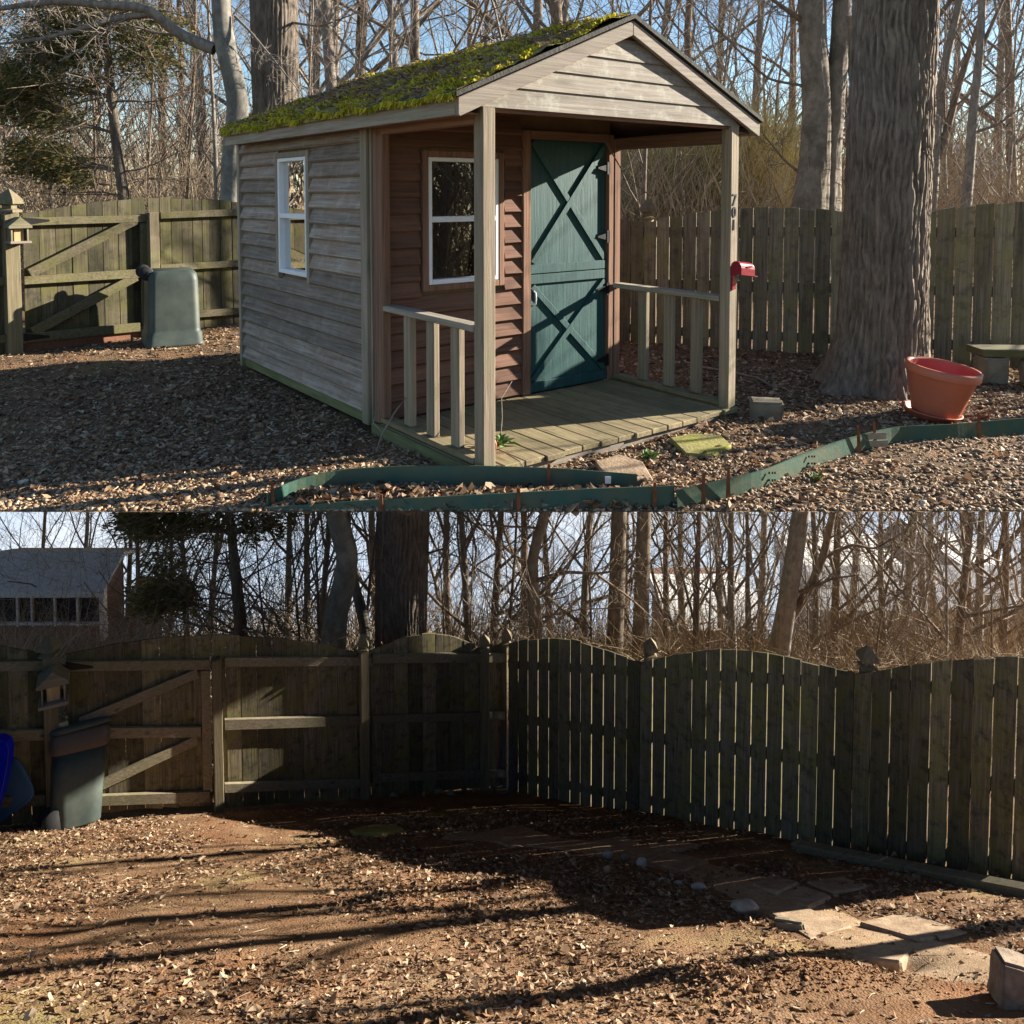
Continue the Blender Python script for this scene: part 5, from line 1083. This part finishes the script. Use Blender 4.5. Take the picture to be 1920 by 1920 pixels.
# forked and leaning trees at the right
d = 12.5; fk = thing('forked_tree', (colA(1752, d), d, 0), 0, 'dark forked tree rising just right of the massive trunk', 'tree')
trunk_mesh('trunk', [Vector((colA(1746, d), d, -.05)), at(1746, 390, d), at(1752, 300, d), at(1756, 240, d), at(1768, 140, d), at(1785, 60, d), at(1800, 0, d), at(1830, -150, d), at(1860, -400, d)], [.10, .085, .08, .075, .065, .055, .05, .045, .02], 'branch_grey', fk, 60, 18, .004, 6, 2, 8, .03, .05)
limbs(fk, [([at(1753, 310, d), at(1772, 260, d), at(1800, 150, d), at(1830, 60, d), at(1850, 0, d), at(1890, -150, d)], .06, .025), ([at(1760, 30, d+.2), at(1800, -20, d), at(1900, -60, d)], .04, .01)], 'branch_brown', 35, nch=(9, 6))
d = 12; ln = thing('leaning_tree', (colA(1812, d), d, 0), 0, 'slender dark tree near the right edge with upswept limbs', 'tree')
trunk_mesh('trunk', [Vector((colA(1810, d), d, -.05)), at(1812, 380, d), at(1820, 280, d), at(1826, 200, d), at(1836, 110, d), at(1842, 0, d), at(1850, -200, d)], [.085, .075, .07, .062, .055, .05, .03], 'branch_grey', ln, 60, 18, .004, 6, 2, 9, .03, .05)
limbs(ln, [([at(1824, 215, d), at(1860, 190, d), at(1900, 150, d), at(1960, 90, d)], .03, .008), ([at(1827, 190, d), at(1840, 90, d), at(1880, 0, d), at(1940, -100, d)], .04, .012), ([at(1822, 250, d), at(1870, 235, d), at(1930, 190, d)], .025, .006)], 'branch_brown', 36, nch=(10, 6))
# left: big brown trunk, grey beech, cedar
d = 11; tb_ = thing('brown_trunk_tree', (colA(518, d), d, 0), 0, 'thick brown furrowed trunk rising above the mossy shed roof', 'tree')
trunk_mesh('trunk', [Vector((colA(520, d), d, -.05)), at(519, 300, d), at(518, 200, d), at(516, 100, d), at(513, 0, d), at(510, -250, d), at(505, -700, d)], [.33, .30, .295, .295, .30, .28, .2], 'bark_dark', tb_, 240, 130, .030, 40, 1.0, 12, .1, .03)
limbs(tb_, [([at(530, 40, d), at(600, 50, d-.4), at(680, 20, d-.6)], .02, .006), ([at(512, -300, d), at(400, -500, d), at(330, -700, d)], .12, .03), ([at(508, -400, d), at(620, -600, d), at(720, -800, d)], .12, .03)], 'branch_brown', 41)
d = 9.6; bc = thing('grey_barked_tree', (colA(432, d), d, 0), 0, 'smooth grey tree with a long limb arching to the left, partly behind the shed', 'tree')
trunk_mesh('trunk', [Vector((colA(434, d), d, -.05)), at(432, 380, d), at(434, 330, d), at(437, 280, d), at(444, 230, d), at(446, 190, d), at(434, 130, d), at(422, 85, d), at(416, 40, d), at(414, 0, d), at(408, -120, d), at(395, -320, d)], [.13, .118, .115, .118, .125, .118, .115, .118, .11, .105, .1, .06], 'bark_smooth', bc, 120, 44, .004, 5, 1, 14, .05, .05)
bl = limbs(bc, [([at(402, 92, d), at(375, 82, d), at(345, 70, d), at(310, 45, d-.1), at(288, 20, d-.2), at(255, 10, d-.3), at(200, 12, d-.4), at(120, 0, d-.5), at(40, 10, d-.6), at(-40, 22, d-.7)], .075, .022), ([at(288, 18, d-.2), at(270, 30, d-.25), at(230, 30, d-.3), at(150, 55, d-.4), at(70, 75, d-.5), at(-30, 85, d-.5)], .04, .010), ([at(285, 30, d-.2), at(235, 35, d-.2), at(180, 62, d-.2), at(155, 92, d-.2), at(110, 115, d-.2)], .022, .008),
                 ([at(440, 30, d), at(470, 60, d), at(520, 120, d-.1), at(560, 170, d-.1)], .018, .006), ([at(408, -100, d), at(330, -200, d), at(260, -330, d)], .06, .02), ([at(400, -250, d), at(480, -400, d), at(560, -500, d)], .06, .015)], 'branch_grey', 43, nch=(8, 6), twl=.28)
def cedar(root, tp, d, sprays, seed, trunk_r, lower_bare=None):
    """conifer: trunk along picture points, drooping bare lower limbs, sprays = (px, row, radius px, count)"""
    rs = np.random.RandomState(seed); P = [Vector((at(tp[0][0], 361, d).x if False else at(*tp[0], d).x, d, at(*tp[0], d).z))]+[at(x, y, d) for x, y in tp[1:]]
    trunk_mesh('trunk', P, np.linspace(trunk_r, trunk_r*.45, len(P)), 'bark_dark', root, 60, 16, .004, 6, 2, seed, None, .05)
    t = Tree(seed); Pn = np.array([tuple(p) for p in P]); L = len(Pn)
    for j in range(46):
        f = rs.rand()*(L-1.01); i = int(f); q = Pn[i]+(Pn[i+1]-Pn[i])*(f-i); a = rs.rand()*6.28
        t.limb(q, (math.cos(a), math.sin(a)*.7, .15+.2*rs.randn()), .9+.8*rs.rand(), .014, 1, 3, (0, 6, 4), -.05)
    C = []
    for x, y, r, n in sprays:
        c = np.array(tuple(at(x, y, d))); rad = r/F*d
        foot = Pn[np.argmin(np.abs(Pn[:, 2]-c[2]+.2))]; t.limb(foot, c-foot, np.linalg.norm(c-foot)*1.1, .018, 1, 3, (0, 7, 4), -.04)
        k = rs.randn(n, 3); k /= np.linalg.norm(k, axis=1)[:, None]; C.append(c+k*(rs.rand(n, 1)**.45)*rad*np.array([1.6, 1.4, .85]))
    V, Q = join(t.br); np_mesh('branches', V, Q, M['branch_brown'], root, True, local=False)
    C = np.concatenate(C); out = C-Pn.mean(0); out[:, 2] = -.25*np.abs(out[:, 0]); out /= np.linalg.norm(out, axis=1)[:, None]+1e-9
    m = 4; C = np.repeat(C, m, 0); out = np.repeat(out, m, 0)+rs.randn(len(C), 3)*.45; out /= np.linalg.norm(out, axis=1)[:, None]; sd = np.cross(out, rs.randn(len(C), 3)); sd /= np.linalg.norm(sd, axis=1)[:, None]
    l = (.05+.08*rs.rand(len(C)))[:, None]; w = (.008+.008*rs.rand(len(C)))[:, None]; C = C+rs.randn(len(C), 3)*.03
    V = np.stack([C, C+out*l*.5+sd*w, C+out*l, C+out*l*.5-sd*w], 1).reshape(-1, 3)
    np_mesh('foliage', V, np.arange(len(V)).reshape(-1, 4), M['cedar_leaf'], root, local=False)
d = 11.8; cd = thing('cedar_tree', (colA(232, d), d, 0), 0, 'sparse cedar with dark green sprays on its left and bare lower limbs', 'tree')
sprA = [(40, 150, 55, 420), (15, 185, 50, 380), (80, 165, 55, 380), (70, 80, 28, 160), (95, 100, 30, 180), (120, 105, 30, 160), (110, 35, 45, 240), (150, 70, 55, 300), (190, 95, 50, 240), (60, 205, 45, 260), (110, 225, 40, 200), (75, 285, 38, 240), (105, 300, 45, 260), (60, 310, 30, 140), (130, 330, 35, 160), (240, 60, 60, 240), (280, 45, 45, 180), (270, 120, 45, 150), (200, 30, 50, 220), (30, 120, 40, 160), (150, 20, 45, 200), (300, 90, 40, 110), (180, 140, 50, 160)]
cedar(cd, [(234, 640), (233, 372), (226, 320), (216, 250), (209, 180), (202, 110), (198, 40), (195, -60), (192, -200)], d, sprA, 71, .085)

# ---- lower woods
kk = 0
def zt_room(d): return -1.0-zB(d)           # room under the terrace
for px, d, sc in ((895, 13, 1), (915, 15, .9), (1100, 17, .9), (1316, 14, .5), (1388, 15.5, .6), (1418, 17, .5), (1255, 21, .7), (1545, 17, .6), (1580, 20, .8), (1675, 18, .6), (1760, 19, .7), (1812, 15, .75), (1862, 16, .9), (1905, 15, .8), (1360, 24, .8),
                  (1700, 23, .9), (1850, 22, .9), (1950, 17, .8), (980, 20, .8), (840, 18, .7), (240, 22, .6), (210, 26, .7), (130, 30, .8), (60, 33, .8), (300, 28, .7), (560, 17, .6), (520, 21, .7), (590, 14, .5), (1180, 24, .9), (1290, 26, .9), (1440, 28, 1), (1040, 25, .8), (380, 24, .7), (330, 19, .55), (700, 20, .8), (1600, 27, 1), (1780, 28, 1)):
    H = 13*sc*1.05; sc2 = min(sc, zt_room(d)/13.6)
    place(protos[kk % 5], (colA(px, d), d, zB(d)), rnd.uniform(0, 6.28), sc2, 'bare grey brown tree in the woods behind the lower yard', 'bare trees behind the lower yard'); kk += 1
for px, d in ((600, 12), (560, 12.4), (660, 12.5), (870, 12), (840, 12.5), (1120, 13), (1350, 14), (1530, 14), (1650, 13), (1800, 14), (1880, 13), (500, 13), (390, 13), (940, 13)):
    place(saps[kk % 3], (colA(px, d), d, zB(d)), rnd.uniform(0, 6.28), min(rnd.uniform(.6, .95), zt_room(d)/6.3), 'slender bare sapling in the undergrowth behind the lower fence', 'saplings behind the lower fence'); kk += 1
def lower_trunk(name, lst, d, radii, mat, label, seed, depth=.02, ku=10, rings=160, sides=90, lump=.04):
    t = thing(name, (colA(lst[0][0], d), d, zB(d)), 0, label, 'tree'); x0 = colA(lst[0][0], d)
    P = [Vector((x0, d, zB(d)-.05))]+[at(x, y, d) for x, y in lst]; top = P[-1].copy(); top.z = min(-.9, top.z+1.6); P.append(top)
    trunk_mesh('trunk', P, [radii[0]*1.1]+list(radii)+[radii[-1]*.9], mat, t, rings, sides, depth, ku, 1.6, seed, .05, lump); return t
d = 11.6; t = lower_trunk('brown_trunk_tree', [(752, 1190), (753, 1120), (754, 1040), (756, 960), (757, 900)], d, [.385, .38, .375, .37, .37], 'bark_dark', 'thick dark furrowed trunk with one sunlit edge behind the arched fence panel', 81, .032, 44, 220, 190)
limbs(t, [([at(790, 1040, d), at(830, 1030, d-.3), at(850, 1010, d-.4)], .02, .006), ([at(712, 1120, d), at(715, 1050, d-.4), at(720, 1000, d-.42)], .008, .004)], 'branch_brown', 82, nch=(4, 3))
d = 11.2; t = lower_trunk('grey_barked_tree', [(624, 1210), (630, 1150), (646, 1090), (652, 1040), (640, 1000), (630, 960), (626, 900)], d, [.17, .165, .155, .15, .15, .14, .13], 'bark_smooth', 'smooth grey curving trunk left of the thick dark trunk', 83, .004, 5, 130, 50)
d = 12; t = lower_trunk('leaning_tree', [(688, 1200), (680, 1150), (668, 1110), (655, 1050), (650, 960)], d, [.09, .085, .07, .06, .05], 'bark_smooth', 'thin grey stem leaning between the grey trunk and the thick dark trunk', 84, .004, 5, 80, 30)
d = 12; t = lower_trunk('twisted_tree', [(1005, 1200), (1000, 1120), (998, 1050), (1010, 1000), (1022, 960)], d, [.10, .09, .08, .075, .07], 'bark_pale', 'sunlit twisted tree with long drooping limbs behind the fence corner', 85, .006, 6, 80, 30)
limbs(t, [([at(1004, 1180, d), at(1040, 1150, d-.3), at(1065, 1125, d-.4)], .03, .01), ([at(1000, 1090, d), at(1060, 1072, d-.3), at(1120, 1076, d-.5), at(1170, 1068, d-.6), at(1195, 1045, d-.6)], .035, .008), ([at(1120, 1078, d-.5), at(1180, 1120, d-.5), at(1235, 1170, d-.4), at(1250, 1210, d-.3)], .02, .006), ([at(1003, 1160, d), at(1090, 1142, d-.4), at(1180, 1140, d-.5)], .016, .005), ([at(1015, 990, d), at(900, 985, d-.4), at(830, 965, d-.5)], .02, .006)], 'branch_brown', 86, nch=(7, 5), twl=.3)
for px, r, d, sd_, lab in ((1157, .14, 13, 87, 'pale straight trunk, left of the two side by side beyond the corner'), (1204, .125, 12.6, 88, 'pale straight trunk, right of the two side by side beyond the corner')):
    lower_trunk('straight_tree', [(px-4, 1210), (px, 1100), (px+4, 960), (px+5, 900)], d, [r, r*.95, r*.9, r*.85], 'bark_pale', lab, sd_, .006, 8, 80, 40)
d = 12; t = lower_trunk('leaning_tree', [(1462, 1215), (1478, 1120), (1490, 1040), (1502, 960), (1512, 890)], d, [.15, .135, .13, .125, .12], 'branch_grey', 'broad dark trunk leaning right in front of the lower woods', 89, .008, 8, 100, 50)
limbs(t, [([at(1476, 1170, d), at(1520, 1100, d), at(1545, 1040, d), at(1562, 960, d)], .075, .05), ([at(1500, 1110, d), at(1560, 1085, d-.3), at(1610, 1078, d-.3)], .03, .01), ([at(1545, 1045, d), at(1600, 1020, d), at(1640, 1030, d), at(1690, 1000, d)], .03, .008)], 'branch_brown', 90, nch=(5, 4), twl=.3)
d = 11.6; cb = thing('cedar_tree', (colA(452, d), d, zB(d)), 0, 'thin cedar with bare drooping limbs above the shaded gate', 'tree')
sprB = [(290, 965, 40, 300), (250, 972, 30, 180), (330, 985, 35, 220), (270, 1000, 28, 120), (310, 1055, 30, 120), (300, 1105, 38, 240), (325, 1110, 35, 220), (290, 1135, 30, 160), (345, 1130, 28, 100), (460, 985, 45, 200), (380, 970, 40, 200), (500, 975, 40, 150)]
cedar(cb, [(453, 1420), (452, 1190), (446, 1120), (440, 1060), (434, 1000), (430, 960), (428, 900)], d, sprB, 91, .10)
# trees standing to the right of both views that throw the long shadows
shade = make_tree('shade_tree', 401, 7.4, .17, (.02, .0), 2, (9, 5), .55, .7, 'branch_grey', 'branch_grey')
for i, (px, py, t_, sc) in enumerate(((600, 1588, 10.5, 1.0), (620, 1706, 9.2, .9), (600, 1770, 10.0, 1.0), (1500, 1800, 5.2, .8), (1300, 1640, 9.5, .85))):
    g = gB(px, py); p = g+S*t_; place(shade, (p.x, p.y, zB(max(p.y, D_FLAT))), i*1.1, sc, 'bare tree out of view at the right that shades the lower yard', 'trees right of the view')

# ---- undergrowth
def brush(name, n, region, hmax, ground, mat, seed, l=(.5, 1.4), r=.006, up=.8, spread=.6):
    rs = np.random.RandomState(seed); X, Y = region(rs, n); n = len(X); Z = ground(X, Y)+hmax(X, Y)*rs.rand(n)**1.2*.85
    a = rs.rand(n)*6.28; t = np.stack([np.cos(a)*spread*rs.rand(n)*1.4, np.sin(a)*spread*rs.rand(n)*1.4, up*(.3+rs.rand(n))], -1); t /= np.linalg.norm(t, axis=1)[:, None]
    ll = (l[0]+(l[1]-l[0])*rs.rand(n))[:, None]; d1 = t*ll*.5; d2 = t*ll*.45+rs.randn(n, 3)*ll*.13
    return twig_mesh(name, np.stack([X, Y, Z], -1), d1, d2, r*(.6+.8*rs.rand(n)), mat)
def wedge(d0, d1, x0=None, x1=None):
    def f(rs, n):
        d = d0+(d1-d0)*rs.rand(n); a, b = (x0 if x0 is not None else -50), (x1 if x1 is not None else 1970); px = a+(b-a)*rs.rand(n); return (px-960)/F*d*1.0, d
    return f
flatA = lambda x, y: np.zeros_like(x)
slopeB = lambda x, y: EYE-C0-SB*y
brush('undergrowth', 10000, wedge(11.5, 17), lambda x, y: 1.7+.6*vnoise(np.stack([x*.6, y*.3, x*0], -1), 4), flatA, 'twig', 301)
brush('far_brush', 12500, wedge(18, 40), lambda x, y: 3.4+1.4*vnoise(np.stack([x*.2, y*.1, x*0], -1), 5), flatA, 'twig', 302, (.9, 2.6), .012)
brush('golden_brush', 11000, wedge(13.5, 20, 1165, 1490), lambda x, y: 2.6+.7*vnoise(np.stack([x*.5, y*.3, x*0], -1), 6), flatA, 'twig_gold', 303, (.6, 1.5), .008)
brush('undergrowth', 12000, wedge(11.2, 16), lambda x, y: 2.0+.5*vnoise(np.stack([x*.6, y*.3, x*0], -1), 7), slopeB, 'twig', 304, (.4, 1.2), .006)
brush('far_brush', 13000, wedge(16, 38, 240), lambda x, y: 2.9+1.3*vnoise(np.stack([x*.2, y*.1, x*0], -1), 8), slopeB, 'twig', 305, (.9, 2.6), .011)
brush('twig_haze', 10500, wedge(16, 30), lambda x, y: 8.5+0*x, flatA, 'twig', 311, (.4, 1.1), .0045, .6, .9)
brush('twig_haze', 11000, wedge(14, 26), lambda x, y: np.minimum(6.5, -1.2-(EYE-C0-SB*y)), slopeB, 'twig', 312, (.4, 1.0), .004, .6, .9)
brush('bramble', 8000, wedge(11.6, 16, 1080, 1950), lambda x, y: 2.25+.6*vnoise(np.stack([x*.5, y*.3, x*0], -1), 9), slopeB, 'twig', 306, (.25, .75), .0045, .25, 1.3)

brush('undergrowth', 2600, wedge(12, 20, -60, 270), lambda x, y: 2.05+.4*vnoise(np.stack([x*.5, y*.3, x*0], -1), 12), slopeB, 'twig', 309, (.5, 1.3), .006)
brush('woods_edge', 4000, lambda rs, n: (-9-12*rs.rand(n), 8+12*rs.rand(n)), lambda x, y: 5.5+0*x, flatA, 'twig', 307, (.8, 2.2), .02)
brush('woods_edge', 4500, lambda rs, n: (9+9*rs.rand(n), -6+9*rs.rand(n)), lambda x, y: 8.0+0*x, lambda x, y: zB(D_FLAT)+0*x, 'twig', 308, (.8, 2.2), .025)
for i, (x, y) in enumerate(((11, 1), (13, -2), (10, -3.5), (15, 2), (17, -1))):
    place(protos[i], (x, y, zB(max(y, D_FLAT))), i*1.7, .95, 'bare tree out of view to the right, mirrored in the front window', 'trees mirrored in the front window')
for i, (x, y) in enumerate(((-11, 10), (-14, 13), (-12, 15), (-17, 12))):
    place(protos[i], (x, y, 0), i*1.9, .9, 'bare tree out of view to the left, mirrored in the side window', 'trees mirrored in the side window')
# ---- houses beyond the trees
d = 24; x0, x1 = colA(-60, d), colA(180, d)
def zr(row): return at(90, row, d).z
hs = thing('house', (x0+2, d, zB(d)), 0, 'grey roofed house with a dark screened porch at the left of the lower picture', 'house')
MB().box(x0, x1-.5, d+.35, d+2.1, zB(d+5), zr(1103)).build('wall', M['brick'], hs, local=False)
MB().box(x0, x1-.4, d+.1, d+.3, zr(1172), zr(1108)).build('porch_screen', M['screen'], hs, local=False)
for px in (6, 34, 78, 122): xx = colA(px, d); MB().box(xx-.03, xx+.03, d, d+.09, zr(1175), zr(1106)).build('screen_mullion', M['white'], hs, local=False)
MB().box(colA(166, d), colA(174, d), d-.05, d+.2, zr(1200), zr(1104)).build('porch_post', M['white'], hs, local=False)
MB().box(x0, x1, d-.02, d+.08, zr(1172), zr(1168)).build('screen_rail', M['white'], hs, local=False)
MB().box(x0-.2, x1+.1, d-.35, d-.2, zr(1110), zr(1099)).build('eave_board', M['white'], hs, local=False)
yr = d+.95; ridge = at(90, 1034, yr).z
MB().prism([(x0-.2, d-.36, zr(1099)), (x0-.2, d-.36, zr(1096)), (x0-.2, yr, ridge), (x0-.2, yr+1.4, ridge-.5), (x0-.2, yr+1.4, ridge-.65), (x0-.2, yr, ridge-.12)], (x1-x0+.3, 0, 0)).build('roof', M['roofing'], hs, local=False)
MB().box(x1+.05, x1+.75, d+1.2, d+2.0, zB(d+5), at(190, 1130, d+1.2).z).build('side_wing', M['brick'], hs, local=False)
MB().prism([(x1+.02, d+1.0, at(190, 1132, d+1).z), (x1+.02, d+1.0, at(190, 1127, d+1).z), (x1+.02, d+2.05, at(190, 1084, d+2.05).z), (x1+.02, d+2.05, at(190, 1092, d+2.05).z)], (.75, 0, 0)).build('wing_roof', M['roofing'], hs, local=False)
def far_house(name, d, pxl, pxr, row_eave, row_ridge, zg, wallm, label, depth=6, peak=None):
    xl, xr = colA(pxl, d), colA(pxr, d); ze_, zr_ = at(pxl, row_eave, d).z, at(pxl, row_ridge, d+1.5).z
    t = thing(name, ((xl+xr)/2, d, zg), 0, label, 'house')
    MB().box(xl, xr, d, d+depth, zg-1, ze_).build('wall', M[wallm], t, local=False)
    MB().prism([(xl-.3, d-.4, ze_-.1), (xl-.3, d+1.5, zr_), (xl-.3, d+depth, zr_-.4), (xl-.3, d+depth, ze_-.4)], (xr-xl+.6, 0, 0)).build('roof', M['roofing'], t, local=False)
    for i in range(3):
        xx = xl+(xr-xl)*(i+.5)/3; w = MB().box(xx-.5, xx+.5, d-.04, d-.01, ze_-1.9, ze_-.6).build('window', M['screen'], t, local=False)
        MB().box(xx-.6, xx+.6, d-.06, d-.041, ze_-2.0, ze_-1.9).build('sill', M['white'], w, local=True)
        w.children[0].data.transform(MW[t.name].inverted())
    if peak:
        xc = colA(peak[0], d-1); MB().prism([(xc-1.3, d-1, at(peak[0], peak[2], d-1).z), (xc+1.3, d-1, at(peak[0], peak[2], d-1).z), (xc, d-1, at(peak[0], peak[1], d-1).z)], (0, 3, 0)).build('gable', M['greyside'], t, local=False)
    return t
far_house('house', 36, 1560, 1960, 1132, 1060, zB(36), 'greyside', 'pale grey house seen through the trunks at the right of the lower picture', 6, (1768, 1022, 1060))
far_house('house', 33, 1270, 1440, 1168, 1120, zB(33), 'brick', 'pale roofed house half hidden by brush at the middle of the lower woods', 5)
far_house('house', 40, 1735, 1860, 322, 268, 0, 'brick', 'dark roofed brick house seen past the right trees of the upper picture', 6, (1775, 262, 322))
pass
